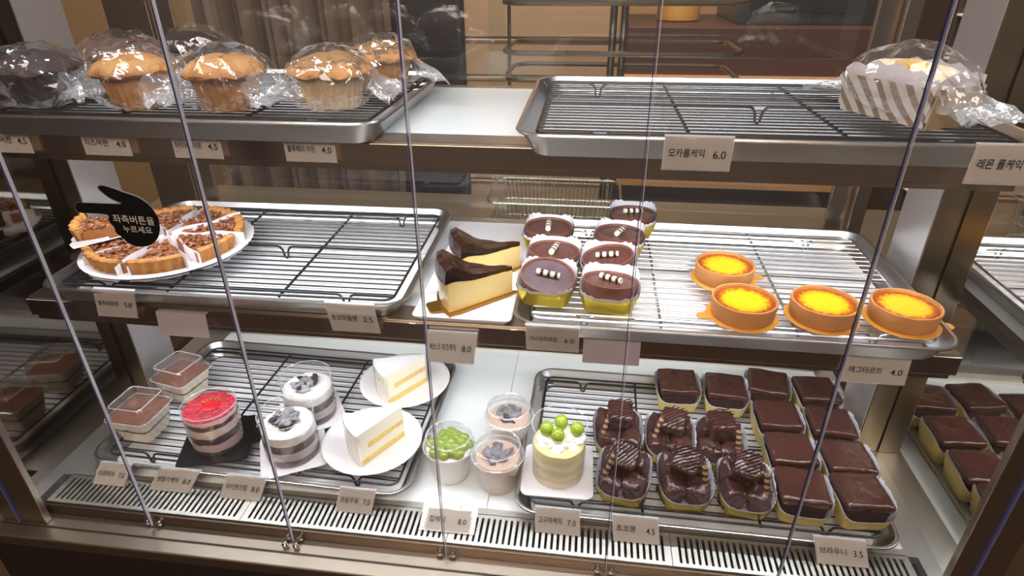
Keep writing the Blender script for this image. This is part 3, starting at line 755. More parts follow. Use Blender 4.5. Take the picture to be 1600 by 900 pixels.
# cream cake slices on round plates ------------------------
def plate(lab, x, y, z, r, grp=None, h=.011):
    t = thing('plate', lab, 'plate', (x, y, z), 0, grp)
    b = BM(); lathe(b, [(r*.56, .0), (r*.60, .0002), (r*.66, .0026), (r*.90, h-.002), (r*.985, h-.0006), (r, h), (r*.985, h+.0006), (r*.90, h-.0002), (r*.68, .0052), (r*.60, .0042), (r*.3, .0040), (.001, .0040)], 72, cap1=True); obj('plate_body', b, porcelain, t)
    return t
cream = P('whipped_cream', rgb(238, 230, 208), .45, bump=.06, bscale=60, sss=.1)
cream_top = P('cream_top', rgb(230, 228, 228), .5, bump=.25, bscale=160)
sponge = P('yellow_sponge', rgb(228, 196, 118), .8, bump=.4, bscale=240, var=.12, vscale=150)
def cream_slice(lab, x, y, z, rz):
    t = thing('cream_cake_slice', lab, 'cake slice', (x, y, z), rz, 'white cream cake slices')
    a0, a1 = R(199), R(238); Lc = .079
    b = BM(); wedge_grid(b, Lc, a0, a1, .0004, lambda r, u: .0525); obj('cream_body', b, cream, t)
    b = BM(); wedge_grid(b, Lc*1.004, a0-.004, a1+.004, .0525, lambda r, u: .0537, nzv=1); obj('cream_top', b, cream_top, t)
    for z0, zz, k in ((.0016, .0105, .985), (.0245, .0325, .80)):
        b = BM(); wedge_grid(b, Lc*k, a0-.008, a1+.008, z0, lambda r, u: zz); obj('sponge_layer', b, sponge, t)
    b = BM(); n = 12; lo = []
    for zc in (.0, .057):
        lo.append([b.verts.new((Lc*1.02*math.cos(a0-.05+(a1-a0+.16)*k/n)*(1+.012*math.sin(k*2.1)), Lc*1.02*math.sin(a0-.05+(a1-a0+.16)*k/n), zc)) for k in range(n+1)])
    for k in range(n): b.faces.new((lo[0][k], lo[0][k+1], lo[1][k+1], lo[1][k]))
    bmesh.ops.solidify(b, geom=b.faces[:], thickness=.0003); obj('film_band', b, film, t)
plate('round white plate under the front cream cake slice', -.197, -.092, RT, .069, 'round white plates')
plate('round white plate under the rear cream cake slice', -.190, .047, RT, .071, 'round white plates')
cream_slice('slice of white cream cake with yellow sponge on the front plate', -.155, -.074, RT+.0044, 0)
cream_slice('slice of white cream cake with yellow sponge on the rear plate', -.155, .052, RT+.0044, R(-3))

# pecan tart on a plate ------------------------------------
plate('large white plate carrying the pecan tart slices', -.4685, -.028, Z1+RT, .106, None, .012)
def pecan(lab, ang, z, seed, r_in=.006, tilt=0., shift=(0, 0), wall=.0205):
    t = thing('pecan_tart_slice', lab, 'tart slice', (-.4685+r_in*math.cos(ang)+shift[0], -.028+r_in*math.sin(ang)+shift[1], z), ang, 'pecan tart slices')
    if tilt: t.rotation_euler = (0, tilt, ang)
    h = R(20.5); Lc = .081; rr = random.Random(seed)
    b = BM(); n = 26; rows = []
    prof = [(.972, .0010), (1.0, .004), (1.035, .017), (1.05, .0225), (1.02, .0245), (.955, .0235), (.93, .019)]
    for k in range(n+1):
        u = k/n; a = -h+2*h*u; sc = math.cos(u*2*PI*4.5)
        rows.append([b.verts.new((Lc*(q+.022*sc)*math.cos(a), Lc*(q+.022*sc)*math.sin(a), z_+(.0007*sc if z_ > .02 else 0)+.0005*nz((u*9, q*9, seed), 1))) for q, z_ in prof])
    m_ = len(prof)
    for k in range(n):
        for q in range(m_): b.faces.new((rows[k][q], rows[k+1][q], rows[k+1][(q+1) % m_], rows[k][(q+1) % m_]))
    b.faces.new(rows[0][::-1]); b.faces.new(rows[-1])
    obj('crust_edge', b, crust, t)
    b = BM(); wedge_grid(b, Lc*.965, -h, h, .0012, lambda r, u: .0165, nzv=3); obj('filling', b, P('pecan_filling', rgb(150, 92, 48), .5, bump=.3, bscale=160, var=.2), t)
    b = BM()
    for k in range(84):
        r = Lc*(.13+.80*math.sqrt(rr.random())); a = rr.uniform(-.93, .93)*h
        if r < Lc*.25: a *= .6
        q = Matrix.Rotation(rr.uniform(0, PI), 3, 'Z') @ Matrix.Rotation(rr.uniform(-.5, .5), 3, 'X')
        bumpy(b, (r*math.cos(a), r*math.sin(a), (.0172+rr.uniform(0, .0038))), rr.uniform(.0026, .0040), 1, .45, sc=(1.25, .75, .65), rot=q)
    obj('pecan_topping', b, nut, t)
    b = BM(); prism(b, [(-.004, 0)]+[(Lc*1.12*math.cos(-h*1.04+2.08*h*k/8)*(1+.02*math.sin(k*2.3+seed)), Lc*1.12*math.sin(-h*1.04+2.08*h*k/8)) for k in range(9)], .0002, .0007)
    for s in (-1, 1):
        lo = []
        for i in range(11):
            r = -.004+Lc*1.16*i/10; w = .0026*math.sin(i*1.1+seed); zt = wall+.0035*math.sin(i*.9+seed)*(.4)
            cs, sn = math.cos(h*1.03*s), math.sin(h*1.03*s)
            lo.append([b.verts.new((r*cs-w*sn*s*.5, r*sn+(w*.5), zz)) for zz in (.0005, zt)])
        for i in range(10): b.faces.new((lo[i][0], lo[i+1][0], lo[i+1][1], lo[i][1]))
    obj('parchment', b, parchment, t)
    return t
zp = Z1+RT+.0052
pecan('slice of pecan tart at the front right of the plate, widest scalloped edge in view', R(-64), zp, 2, .009)
pecan('slice of pecan tart at the right of the plate, its paper spread out', R(-16), zp, 5, .010)
pecan('slice of pecan tart at the back right of the plate', R(29), zp, 8, .010)
pecan('slice of pecan tart at the very back of the plate, beside the back right one', R(74), zp, 12, .010)
pecan('slice of pecan tart at the back left, mostly behind the hand sign', R(119), zp, 15, .010)
pecan('slice of pecan tart at the front left of the plate, under the raised slice', R(-110), zp, 21, .011)
pecan('slice of pecan tart at the left of the plate, lowest under the raised slice', R(-156), zp, 25, .012, wall=.008)
pecan('raised slice of pecan tart resting on the two left slices', R(-150), zp+.0245, 31, .020, 0, (-.006, .012), wall=.006)
# tiramisu boxes -------------------------------------------
cocoa = P('cocoa_powder', rgb(122, 74, 54), .9, bump=.25, bscale=260, var=.10, vscale=70)
tira_layers = ramp_mat('tiramisu_layers', [(0, rgb(222, 206, 176)), (.08, rgb(64, 40, 32)), (.13, rgb(230, 216, 188)), (.60, rgb(70, 42, 32)), (.68, rgb(232, 220, 196))], 'Z', 25, .05, .55, wob=.006, wscale=90)
def tiramisu(lab, x, y, rz):
    t = thing('tiramisu_box', lab, 'tiramisu', (x, y, RT), rz, 'tiramisu boxes')
    def ring(h, z, r): return [(px, py, z) for px, py in rrect(h, h, r, 6)]
    b = BM(); loft(b, [ring(.0225, .0012, .006), ring(.0292, .0370, .007)], True, True); obj('cream_layers', b, tira_layers, t)
    b = BM(); loft(b, [ring(.0293, .0370, .007), ring(.0297, .0384, .007)], True, True); obj('cocoa_top', b, cocoa, t)
    b = BM(); loft(b, [ring(.0235, 0, .007), ring(.0302, .0378, .0075), ring(.0325, .0388, .008), ring(.0325, .0396, .008)], True); obj('clear_tub', b, film, t)
    b = BM(); loft(b, [ring(.0327, .0392, .008), ring(.0327, .0402, .008), ring(.0303, .0408, .0075), ring(.0268, .0565, .007), ring(.0254, .0590, .006), ring(.0240, .0598, .0055), ring(.0225, .0590, .005)], False, True)
    obj('clear_lid', b, lid_m, t)
    b = BM(); tube(b, ring(.0250, .0592, .006), .0008, 6, True); tube(b, ring(.0326, .0398, .008), .0007, 6, True); obj('rim_glint', b, rim_glint, t)  # pale tubes stand for lamp highlights on the lid rims
tiramisu('tiramisu in a clear square box, at the front left corner of its tray', -.533, -.104, R(-3))
tiramisu('tiramisu in a clear square box, behind the red berry cup', -.526, -.015, R(-12))

# red berry cake in a clear ring ---------------------------
t = thing('berry_layer_cake', 'round layer cake with a red berry jelly top on a black board', 'layer cake', (-.418, -.110, RT), R(18))
lay = ramp_mat('berry_cake_layers', [(0, rgb(48, 24, 22)), (.17, rgb(206, 178, 168)), (.38, rgb(58, 28, 24)), (.56, rgb(208, 182, 170)), (.78, rgb(64, 32, 28)), (.90, rgb(226, 168, 172))], 'Z', 16.4, -.04, .5, wob=.010, wscale=45)
b = BM(); lathe(b, [(.0325, .0012), (.0335, .004), (.0342, .058), (.0338, .0590)], 56); obj('cake_layers', b, lay, t)
b = BM(); lathe(b, [(.0338, .0585), (.0336, .0606), (.031, .0614), (.02, .0616), (.001, .0616)], 56, cap0=False, fn=lambda a, r, z, i: (r, z+.0012*nz((r*math.cos(a), r*math.sin(a), 0), 150, 3)))
obj('berry_jelly', b, P('berry_jelly', rgb(176, 12, 40), .12, bump=1.0, bscale=260, var=.5, vscale=170, spec=.9), t)
b = BM(); lathe(b, [(.0001, .0622), (.0105, .0622), (.0112, .0618)], 24, cap0=False, cap1=False, M=Matrix.Translation((.002, .001, .0004))); obj('strawberry_slice', b, P('strawberry_flesh', rgb(196, 30, 40), .2, bump=.4, bscale=200), t)
b = BM()
for k in range(5):
    a = R(40+k*28); prism(b, [(.002+.007*math.cos(a), .003+.007*math.sin(a)), (.002+.0125*math.cos(a-.14), .003+.0125*math.sin(a-.14)), (.002+.0145*math.cos(a), .003+.0145*math.sin(a)), (.002+.0125*math.cos(a+.14), .003+.0125*math.sin(a+.14))], .0628, .0634)
obj('gold_leaf', b, P('gold_leaf', rgb(196, 160, 70), .35, .6), t, False)
b = BM(); lathe(b, [(.0350, .0012), (.0354, .030), (.0358, .0660)], 56, cap0=False, cap1=False); bmesh.ops.solidify(b, geom=b.faces[:], thickness=.0003); obj('film_ring', b, film, t)
b = BM(); tube(b, [(0.0358*math.cos(2*PI*k/48), 0.0358*math.sin(2*PI*k/48), 0.066) for k in range(48)], .00055, 6, True); obj('film_glint', b, rim_glint, t)  # highlight round the film top painted as a pale tube
b = BM(); prism(b, rrect(.047, .047, .006, 4), 0, .0012); prism(b, [(.046, -.018), (.0585, -.015), (.0585, .015), (.046, .018)], .0001, .0011); obj('black_card', b, P('black_card', rgb(20, 19, 21), .3), t, False)

# cookie topped round cakes --------------------------------
cook_layers = ramp_mat('cookie_cake_layers', [(0, rgb(104, 82, 84)), (.23, rgb(206, 198, 198)), (.47, rgb(86, 66, 68)), (.70, rgb(210, 204, 202))], 'Z', 18.5, -.03, .6, wob=.004, wscale=50)
cookie = P('dusted_cookie', rgb(128, 124, 130), .8, bump=.6, bscale=200, var=.55, vscale=110)
cookie_dark = P('cookie_dark', rgb(44, 42, 48), .7, bump=.5, bscale=200, var=.5, vscale=100)
creamw = P('speckled_cream', rgb(228, 222, 222), .55, bump=.3, bscale=90, var=.05, vscale=160)
def crumbs(b, n, cx, cy, z, spread, r0, r1, seed, up_=.004):
    rr = random.Random(seed)
    for k in range(n):
        a = rr.uniform(0, 2*PI); d = spread*math.sqrt(rr.random())
        q = Matrix.Rotation(rr.uniform(0, PI), 3, 'Z') @ Matrix.Rotation(rr.uniform(-.7, .7), 3, 'X')
        bumpy(b, (cx+d*math.cos(a), cy+d*math.sin(a), z+rr.uniform(0, up_)), rr.uniform(r0, r1), 2, .5, sc=(1.4, .8, .5), rot=q)
def white_board_shape(b, h, z=.0011):
    prism(b, rrect(h, h, h*.22, 5), 0, z)
card_white = P('white_card_board', rgb(222, 216, 220), .5)
def cookie_cake(lab, x, y, rz, seed, dz=0.):
    t = thing('cookie_layer_cake', lab, 'layer cake', (x, y, RT+dz), rz, 'cookie topped layer cakes')
    b = BM(); lathe(b, [(.0335, .0012), (.0350, .003), (.0352, .0465), (.0345, .0500), (.0315, .0520), (.02, .0526), (.001, .0526)], 56, fn=lambda a, r, z, i: (r+.0004*nz((math.cos(a)*3, math.sin(a)*3, z*60), 1, seed), z+(.0012*nz((r*math.cos(a), r*math.sin(a), 0), 70, seed) if i > 2 else 0))); obj('cake_layers', b, cook_layers, t)
    b = BM(); crumbs(b, 17, -.001, .002, .0535, .0165, .004, .0072, seed, .007); obj('cookie_pieces', b, cookie, t)
    b = BM(); crumbs(b, 9, -.002, .0, .0535, .0175, .0035, .006, seed+3, .004); obj('dark_cookie_pieces', b, cookie_dark, t)
    b = BM(); lathe(b, [(.0360, .0012), (.0362, .040), (.0364, .0700)], 56, cap0=False, cap1=False); bmesh.ops.solidify(b, geom=b.faces[:], thickness=.0003); obj('film_ring', b, film, t)
    b = BM(); tube(b, [(0.0364*math.cos(2*PI*k/48), 0.0364*math.sin(2*PI*k/48), 0.07) for k in range(48)], .00055, 6, True); obj('film_glint', b, rim_glint, t)  # the film's bright rim highlight, drawn as a pale tube
    b = BM(); white_board_shape(b, .044); obj('card_board', b, card_white, t, False)
cookie_cake('round cookie cake with white cream on the front white board', -.303, -.117, R(28), 4)
cookie_cake('round cookie cake with white cream behind the other cookie cake', -.309, -.039, R(34), 9, .0014)

# dessert cups ---------------------------------------------
grape_m = P('green_grape', rgb(136, 156, 50), .12, sss=.05, spec=.6, var=.10, vscale=40)
def cup(lab, x, y, wall, fill_fn, seed):
    t = thing('dessert_cup', lab, 'dessert cup', (x, y, .0008), 0, 'lidded dessert cups between the two trays')
    b = BM(); lathe(b, [(.0245, .0006), (.0255, .002), (.0305, .0455), (.0300, .0462)], 48); obj('cup_filling', b, wall, t)
    fill_fn(t)
    b = BM(); lathe(b, [(.0250, 0), (.0260, .0012), (.0312, .0470), (.0335, .0478), (.0338, .0490)], 48, cap1=False); obj('clear_cup', b, film, t)
    b = BM(); lathe(b, [(.0342, .0484), (.0345, .0500), (.0335, .0512), (.0325, .0518), (.0312, .0640), (.0300, .0658), (.0286, .0664), (.0276, .0655), (.001, .0653)], 56, cap0=False); obj('clear_lid', b, lid_m, t)
    b = BM(); C_ = lambda r, z: [(r*math.cos(2*PI*k/48), r*math.sin(2*PI*k/48), z) for k in range(48)]; tube(b, C_(.0293, .0661), .0007, 6, True); tube(b, C_(.0345, .0500), .0009, 6, True); obj('rim_glint', b, rim_glint, t)  # lid rim highlights drawn as milky tubes
def fill_grape(t):
    b = BM(); rr = random.Random(5)
    for k in range(22):
        a = k*2.4; d = .0255*math.sqrt((k+.4)/22)
        bumpy(b, (d*math.cos(a), d*math.sin(a), .0490+.007*(1-d/.0255)), .0078, 3, .04, sc=(1.15, .9, .85), rot=Matrix.Rotation(rr.uniform(0, PI), 3, 'Z'))
    obj('grape_halves', b, grape_m, t)
def fill_cookie(seed):
    def f(t):
        b = BM(); lathe(b, [(.0300, .0455), (.0285, .0480), (.015, .0495), (.001, .0497)], 48, cap0=False); obj('brown_cream', b, P('mocha_cream', rgb(202, 174, 158), .5, bump=.2, bscale=90), t)
        b = BM(); crumbs(b, 18, 0, .001, .0505, .0155, .004, .0065, seed, .004); obj('cookie_pieces', b, cookie, t)
        b = BM(); crumbs(b, 7, -.001, -.008, .0500, .012, .003, .005, seed+7, .002); obj('dark_cookie_pieces', b, cookie_dark, t)
    return f
cup('clear cup topped with green grapes, left of the front cookie cup', -.083, -.109, P('pale_cream_cup', rgb(232, 228, 222), .5, var=.04, vscale=30), fill_grape, 1)
cup('clear cup of mocha cream and cookie pieces, nearer the front', -.0155, -.119, P('mocha_cup', rgb(190, 166, 152), .5, var=.10, vscale=70), fill_cookie(3), 2)
cup('clear cup of mocha cream and cookie pieces, behind the front cookie cup', -.011, -.040, P('pale_mocha_cup', rgb(220, 204, 186), .5, var=.06, vscale=40), fill_cookie(8), 3)

# green grape cake -----------------------------------------
t = thing('green_grape_cake', 'tall round cream cake topped with four green grapes on a white board', 'layer cake', (.0635, -.111, RT), R(1))
gl = ramp_mat('grape_cake_layers', [(0, rgb(212, 186, 118)), (.13, rgb(226, 216, 192)), (.36, rgb(212, 196, 146)), (.40, rgb(228, 218, 190)), (.58, rgb(216, 202, 150)), (.70, rgb(230, 224, 204)), (.86, rgb(210, 196, 142))], 'Z', 18, -.03, .55, wob=.012, wscale=35, constant=False)
b = BM(); lathe(b, [(.0320, .0012), (.0335, .003), (.0338, .050), (.033, .0535), (.030, .0550), (.018, .0560), (.001, .0562)], 56, fn=lambda a, r, z, i: (r+.0005*nz((math.cos(a)*3, math.sin(a)*3, z*60), 1, 3), z+(.0016*nz((r*math.cos(a), r*math.sin(a), 0), 80, 2) if i > 2 else 0))); obj('cake_layers', b, gl, t)
b = BM()
gp = [(-.0165, .001), (.0015, .0155), (-.0015, -.0105), (.0225, .004)]
for px, py in gp:
    for k in range(4): bumpy(b, (px+.005*math.cos(k*1.6), py+.005*math.sin(k*1.6)-.002, .0575), .0078, 2, .35, sc=(1, 1, .8))
for k in range(6): bumpy(b, (.022*math.cos(k*1.05+.4), .022*math.sin(k*1.05+.4), .0555), .0072, 2, .35, sc=(1, 1, .6))
obj('cream_dollops', b, P('white_cream', rgb(244, 240, 232), .5, bump=.3, bscale=120), t)
gm = P('whole_green_grape', rgb(138, 160, 44), .1, sss=.05, spec=.6)
for px, py in gp:
    b = BM(); lathe(b, [(.0001, -.0098), (.0035, -.0092), (.0070, -.0062), (.0088, -.001), (.0088, .002), (.0070, .0068), (.0035, .0096), (.0001, .0102)], 28, cap0=False, cap1=False, M=Matrix.Translation((px, py, .0705)) @ Matrix.Rotation(R(random.uniform(-18, 18)), 4, 'X')); obj('grape', b, gm, t)
b = BM(); lathe(b, [(.0346, .0012), (.0348, .040), (.0350, .0820)], 56, cap0=False, cap1=False); bmesh.ops.solidify(b, geom=b.faces[:], thickness=.0003); obj('film_ring', b, clear('thin_film_ring', veil=.03, refl=.7, rough=.06), t)
b = BM(); tube(b, [(0.035*math.cos(2*PI*k/48), 0.035*math.sin(2*PI*k/48), 0.082) for k in range(48)], .00055, 6, True); obj('film_glint', b, rim_glint, t)  # rim highlight imitated by a thin pale tube
b = BM(); white_board_shape(b, .0465, .0014); obj('card_board', b, card_white, t, False)

# bagged muffins -------------------------------------------
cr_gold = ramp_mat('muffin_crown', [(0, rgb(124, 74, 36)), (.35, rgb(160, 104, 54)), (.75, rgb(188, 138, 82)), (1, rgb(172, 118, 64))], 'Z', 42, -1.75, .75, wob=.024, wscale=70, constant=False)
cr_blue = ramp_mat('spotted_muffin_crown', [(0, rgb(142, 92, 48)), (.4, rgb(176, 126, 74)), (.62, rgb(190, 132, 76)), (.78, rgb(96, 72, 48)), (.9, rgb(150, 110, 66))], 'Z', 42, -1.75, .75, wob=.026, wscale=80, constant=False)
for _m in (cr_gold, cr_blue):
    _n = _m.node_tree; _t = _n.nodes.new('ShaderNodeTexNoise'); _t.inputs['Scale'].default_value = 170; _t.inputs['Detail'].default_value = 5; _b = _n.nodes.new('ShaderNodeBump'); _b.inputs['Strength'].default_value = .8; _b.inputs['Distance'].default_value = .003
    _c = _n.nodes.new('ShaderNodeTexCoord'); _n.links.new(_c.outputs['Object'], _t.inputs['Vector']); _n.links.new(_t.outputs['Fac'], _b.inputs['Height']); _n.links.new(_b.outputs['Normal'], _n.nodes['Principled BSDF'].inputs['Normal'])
cr_dark = P('dark_muffin_crown', rgb(52, 34, 30), .75, bump=.8, bscale=110, var=.35, vscale=55)
cr_rose = P('rosy_dark_muffin_crown', rgb(104, 70, 64), .75, bump=.8, bscale=110, var=.4, vscale=55)
cup_gold = P('muffin_cup_paper', rgb(164, 114, 64), .6, var=.15, vscale=80)
cup_tan = P('striped_muffin_cup', rgb(186, 160, 126), .6, var=.2, vscale=90)
cup_dark = P('dark_muffin_cup', rgb(46, 32, 28), .6)
def pillow(bm, L, hw, hh, seed, zc, wing=.030, droop=.010, n=22, m_=17, tilt=0.):
    """pillow bag along x: hugs the middle, flat fanned-out sealed ends; returns nothing, wings get material slot 1"""
    rr = random.Random(seed); mid = L/2; rings = []
    xs = [-(mid+wing), -(mid+wing*.55), -(mid+wing*.12)] + [-mid*.94+1.88*mid*i/(m_-7) for i in range(m_-6)] + [mid+wing*.12, mid+wing*.55, mid+wing]
    for i, x in enumerate(xs):
        ax_ = abs(x)
        if ax_ < mid:
            f = math.sqrt(max(0, 1-(ax_/mid)**2.4)); Wd = hw*(.62+.38*f); H = max(hh*f, .008); cz = zc*(.72+.28*f)
        else:
            q = (ax_-mid)/wing; Wd = hw*(.52+.42*q); H = .006*(1-q)+.0008; cz = zc*.72-droop*q
        ring = []
        for k in range(n):
            a = 2*PI*k/n; c, s = math.cos(a), math.sin(a)
            y = Wd*math.copysign(abs(c)**.75, c); z = cz+H*math.copysign(abs(s)**.8, s)
            if ax_ < mid:
                g = .0034; y += rr.uniform(-g, g)*.8; z += rr.uniform(-g, g)*.8; xx = x+rr.uniform(-g, g)
            else:
                z += .0042*math.sin(y*420+seed+x*90)+rr.uniform(-.001, .001); xx = x+rr.uniform(-.003, .003)+.010*(y/hw)*math.sin(seed)
            ring.append(bm.verts.new((xx, y, max(z, .0005))))
        rings.append(ring)
    for i in range(len(xs)-1):
        for k in range(n):
            f = bm.faces.new((rings[i][k], rings[i][(k+1) % n], rings[i+1][(k+1) % n], rings[i+1][k]))
            if abs(xs[i]+xs[i+1])/2 > mid*.97: f.material_index = 1
    bmesh.ops.triangulate(bm, faces=bm.faces[:])
def muffin(lab, x, y, rz, crown, cupm, seed, sc=1.0, bagrot=0., wing=.028):
    t = thing('bagged_muffin', lab, 'muffin', (x, y, Z2+RT), rz, 'muffins in clear bags')
    b = BM(); lathe(b, [(.0265*sc, .0008), (.0275*sc, .002), (.0355*sc, .036), (.0345*sc, .0375)], 84, fn=lambda a, r, z, i: (r*(1+(.045 if cupm is cup_tan else .026)*math.cos(28*a)), z)); obj('paper_cup', b, cupm, t)
    b = BM()
    def cf(a, r, z, i):
        d = (math.cos(a), math.sin(a), z*30)
        return r*(1+.07*nz(d, 1.5, seed)+.06*nz(d, 4, seed)), .0335+(z-.033)*.66+(.0042 if i > 1 else .001)*nz((r*math.cos(a)*75, r*math.sin(a)*75, i*.1), 1, seed)
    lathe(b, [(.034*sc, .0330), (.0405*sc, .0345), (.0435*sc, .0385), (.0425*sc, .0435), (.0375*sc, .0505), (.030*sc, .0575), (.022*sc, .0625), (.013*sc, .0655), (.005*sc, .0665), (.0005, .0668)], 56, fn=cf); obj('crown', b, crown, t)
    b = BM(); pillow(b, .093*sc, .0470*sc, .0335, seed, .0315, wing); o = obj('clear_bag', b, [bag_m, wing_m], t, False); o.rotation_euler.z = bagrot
    return t
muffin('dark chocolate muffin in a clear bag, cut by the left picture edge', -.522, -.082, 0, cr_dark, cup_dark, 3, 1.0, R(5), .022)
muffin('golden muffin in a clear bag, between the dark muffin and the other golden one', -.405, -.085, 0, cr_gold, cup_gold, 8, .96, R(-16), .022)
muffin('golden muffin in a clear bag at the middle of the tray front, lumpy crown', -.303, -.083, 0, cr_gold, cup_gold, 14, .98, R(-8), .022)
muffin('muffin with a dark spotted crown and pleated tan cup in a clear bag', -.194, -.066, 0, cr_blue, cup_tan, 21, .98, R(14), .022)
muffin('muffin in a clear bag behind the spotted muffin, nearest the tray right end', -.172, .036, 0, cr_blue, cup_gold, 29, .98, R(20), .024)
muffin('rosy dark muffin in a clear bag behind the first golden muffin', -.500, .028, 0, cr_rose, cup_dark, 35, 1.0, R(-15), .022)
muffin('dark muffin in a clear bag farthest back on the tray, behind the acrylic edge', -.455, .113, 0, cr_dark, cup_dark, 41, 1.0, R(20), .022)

# wrapped roll cake ----------------------------------------
t = thing('wrapped_roll_cake', 'cream roll cake in a wave patterned paper tray inside a clear bag', 'roll cake', (.388, -.050, Z2+RT), R(-61.4))
# local x runs along the long side of the tray, towards the front
wavep = P('wave_pattern_paper', rgb(206, 190, 176), .55)
nt = wavep.node_tree; L_ = nt.links.new; tc = nt.nodes.new('ShaderNodeTexCoord'); wv = nt.nodes.new('ShaderNodeTexWave'); wv.inputs['Scale'].default_value = 34; wv.inputs['Distortion'].default_value = 3.5; wv.inputs['Detail'].default_value = 1; wv.inputs['Detail Scale'].default_value = .6; wv.bands_direction = 'DIAGONAL'
rp = nt.nodes.new('ShaderNodeValToRGB'); rp.color_ramp.elements[0].position = .50; rp.color_ramp.elements[0].color = rgb(222, 208, 196); rp.color_ramp.elements[1].position = .62; rp.color_ramp.elements[1].color = rgb(160, 132, 108)
L_(tc.outputs['Object'], wv.inputs['Vector']); L_(wv.outputs['Color'], rp.inputs[0]); L_(rp.outputs[0], nt.nodes['Principled BSDF'].inputs['Base Color'])
hx, hy = .052, .033
b = BM(); q = [[(x, y, z) for x, y in ((-hx*k, -hy*k), (hx*k, -hy*k), (hx*k, hy*k), (-hx*k, hy*k))] for k, z in ((.90, .0), (1.0, .036))]
loft(b, q, True); bmesh.ops.solidify(b, geom=b.faces[:], thickness=.0006); pt = obj('paper_tray', b, wavep, t, False)
b = BM(); box(b, hx*.955, hx*.99, -hy*.93, hy*.93, .003, .0345); o = obj('end_panel', b, P('brown_end_panel', rgb(138, 112, 78), .5), t, False); o.rotation_euler.y = R(4)
cakem = P('roll_cake_sponge', rgb(238, 216, 186), .75, bump=.5, bscale=120, var=.06, vscale=60)
b = BM(); rbox(b, .090, .056, .046, .020, 14, Matrix.Translation((-.002, 0, .0275)), lambda p: p+Vector((0, 0, .002*nz(p, 40, 2)))); obj('roll_sponge', b, cakem, t)
b = BM(); bumpy(b, (.008, -.008, .0475), .012, 3, .35, sc=(1.3, .9, .5)); bumpy(b, (-.004, -.010, .049), .008, 3, .35, sc=(1.2, .9, .5)); obj('crumb_patch', b, P('golden_crumb', rgb(226, 180, 104), .8, bump=.6, bscale=160, var=.15), t)
b = BM()
for s in (-1, 1):
    lo = []
    for i in range(15):
        x = -hx*.97+2*hx*.97*i/14; top = .043+.008*math.sin(PI*i/14)+.0025*math.sin(i*1.9+s)
        lo.append([b.verts.new((x, s*(hy*.90+ (.5-abs(z-.03)*10)*.001), z)) for z in (.006, .03, top)])
    for i in range(14):
        for k in range(2): b.faces.new((lo[i][k], lo[i+1][k], lo[i+1][k+1], lo[i][k+1]))
lo = []
for i in range(9):
    y = -hy*.88+2*hy*.88*i/8
    lo.append([b.verts.new((hx*.90, y, z)) for z in (.006, .038+.010*math.sin(PI*i/8))])
for i in range(8): b.faces.new((lo[i][0], lo[i+1][0], lo[i+1][1], lo[i][1]))
bmesh.ops.solidify(b, geom=b.faces[:], thickness=.0003); obj('parchment', b, parchment, t)
b = BM(); pillow(b, .116, .0400, .0350, 51, .0330, .034, .010); o = obj('clear_bag', b, [bag_m, wing_m], t, False); o.rotation_euler.z = R(0); o.scale = (1.0, 1.0, 1.0)

# ---------------------------------------------------------------- the kitchen behind the case
b = BM(); n = 60; lo = []
for i in range(n+1):
    x = -1.02+.56*i/n; y = 1.0+.022*math.sin(i*.72)+.012*math.sin(i*1.9)
    lo.append([b.verts.new((x, y, z)) for z in (-.85, .9)])
for i in range(n): b.faces.new((lo[i][0], lo[i+1][0], lo[i+1][1], lo[i][1]))
bmesh.ops.solidify(b, geom=b.faces[:], thickness=.006)
tag(obj('hanging_curtain', b, P('taupe_curtain', rgb(132, 110, 96), .85)), 'taupe curtain with upright folds hanging behind the case', 'curtain')
t = thing('black_cabinet', 'tall black cabinet standing behind the case, right of the curtain', 'cabinet', (-.392, 1.17, -.87))
b = BM(); box(b, -.105, .105, -.12, .2, 0, 1.9, .004); obj('cabinet_body', b, P('black_lacquer', rgb(30, 24, 24), .3), t, False)
b = BM(); box(b, -.098, .098, -.128, -.12, .6, 1.85, .002); obj('door', b, P('black_gloss', rgb(26, 22, 24), .16), t, False)
ct = P('brown_cardboard', rgb(158, 126, 98), .8, var=.05, vscale=6)
zs = [-.87, -.32, .02, .325, .425, .80]
cl = ['brown carton at the bottom of the stack behind the case', 'brown carton low in the stack behind the case', 'brown carton under the thin flat carton in the stack behind the case',
      'thin flat brown carton in the stack behind the case', 'brown carton on top of the stack behind the case']
for k in range(5):
    t = thing('carton', cl[k], 'carton', (-.065, 1.22, zs[k]), 0, 'stacked brown cartons')
    h = zs[k+1]-zs[k]-.004
    b = BM(); box(b, -.215, .205, -.14, .14, 0, h, .003); obj('box_body', b, ct, t, False)
    b = BM(); box(b, -.215, .205, -.1415, -.1402, h-.010, h-.004); obj('flap_seam', b, P('carton_seam', rgb(96, 66, 46), .8), t, False)
t = thing('wire_trolley', 'steel tube trolley with looped rails standing behind the case', 'trolley', (.135, .80, -.87))
tub = P('trolley_tube', rgb(150, 140, 128), .25, 1.0)
for dx in (-.012, .012):
    b = BM(); tube(b, [(dx-.005, -.02, .0), (dx-.005, -.02, 1.75)], .0085, 12); obj('post', b, tub, t)
for z in (1.195, 1.262, 1.315, 1.41):
    for dz in (0,):
        b = BM(); loop = [(x, y-.06, z) for x, y in rrect(.245, .11, .045, 6)]; tube(b, loop, .0055, 8, True); obj('rail_loop', b, tub, t)
for x in (-.245,):
    b = BM(); tube(b, [(x, -.06, 1.195), (x, -.06, 1.41)], .004, 8); obj('upright_rod', b, tub, t)
b = BM(); box(b, -.27, .27, -.17, .17, .12, .135); obj('base_shelf', b, steel, t, False)
t = thing('red_brown_counter', 'dark red brown counter standing behind the trolley', 'counter', (.50, 1.22, -.87))
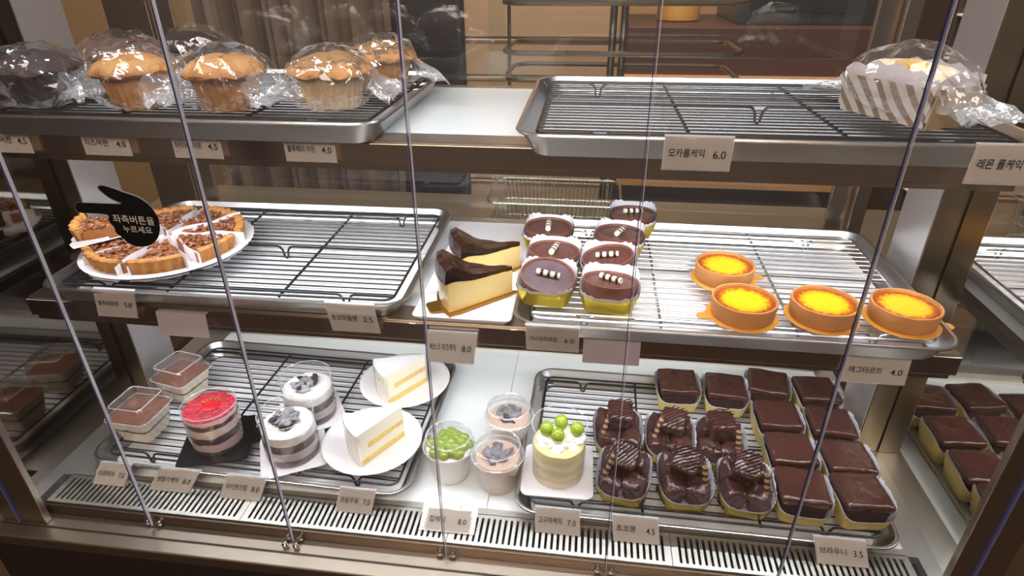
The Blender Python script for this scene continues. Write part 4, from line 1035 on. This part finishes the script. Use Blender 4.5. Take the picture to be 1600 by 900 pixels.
b = BM(); box(b, -.335, .33, -.15, .25, 0, 1.325, .003); obj('counter_body', b, P('dark_red_wood', rgb(66, 32, 23), .5), t, False)
b = BM(); box(b, -.34, .335, -.19, -.15, .9, 1.205, .002); obj('front_ledge', b, P('tan_ledge', rgb(176, 126, 74), .5), t, False)
t = thing('dark_oven', 'dark oven with a glass front on the red brown counter', 'oven', (.64, 1.27, .4552))
b = BM(); box(b, -.19, .19, -.14, .18, 0, .34, .004); obj('oven_body', b, P('oven_black', rgb(36, 34, 36), .35), t, False)
b = BM(); box(b, -.16, .12, -.146, -.14, .03, .30, .002); obj('door', b, P('oven_glass', rgb(22, 24, 28), .1), t, False)
t = thing('yellow_tin', 'yellow brown canister on the counter beside the oven', 'canister', (.31, 1.25, .4552))
b = BM(); lathe(b, [(.055, 0), (.06, .004), (.06, .17), (.056, .175)], 32); obj('tin_body', b, P('tin_yellow', rgb(176, 128, 58), .4), t)
b = BM(); lathe(b, [(.062, .175), (.062, .195), (.05, .20)], 32); obj('tin_lid', b, P('tin_lid', rgb(90, 62, 44), .4), t)
t = thing('dish_rack', 'wire dish rack standing close behind the middle shelf', 'dish rack', (.02, .43, .14))
chain = P('rack_wire', rgb(190, 184, 172), .25, 1.0)
for z, k in ((.0, .92), (.035, .96), (.078, 1.0)):
    b = BM(); tube(b, [(x*k, y*k, z) for x, y in rrect(.125, .075, .02, 5)], .0024, 8, True); obj('rim_wire', b, chain, t)
b = BM()
for i in range(27):
    x = -.112+.224*i/26
    tube(b, [(x*1.0, -.072, .078), (x*.92, -.067, 0), (x*.92, .067, 0), (x, .072, .078)], .0011, 6)
obj('wire_grid', b, chain, t)
b = BM(); box(b, -.9, .9, .33, .62, -.02, 0, .004)
b2 = obj('back_worktop', b, P('worktop_steel', rgb(150, 138, 124), .3, .8), None, False); b2.location = (0, 0, .137); tag(b2, 'long steel worktop behind the case under the dish rack', 'worktop')
b = BM(); box(b, -1.85, -1.10, 1.5, 1.56, -.87, 1.3, .004); tag(obj('golden_panel', b, P('golden_wood', rgb(136, 110, 80), .5, var=.06, vscale=4), None, False), 'golden brown wall panel behind the left end of the case', 'panel')
t = thing('storage_shelf', 'dark storage shelf with pale shelf edges behind the right end of the case', 'storage shelf', (1.06, .88, -.87))
b = BM(); box(b, -.19, .25, .0, .3, 0, 1.85, .003); obj('cabinet_back', b, P('shelf_dark', rgb(52, 42, 34), .5), t, False)
for z in (.35, .62, .86, .97, 1.08, 1.19, 1.28, 1.37):
    b = BM(); box(b, -.19, .25, -.03, .0, z, z+.004); obj('shelf_edge', b, P('pale_edge', rgb(214, 206, 192), .5), t, False)
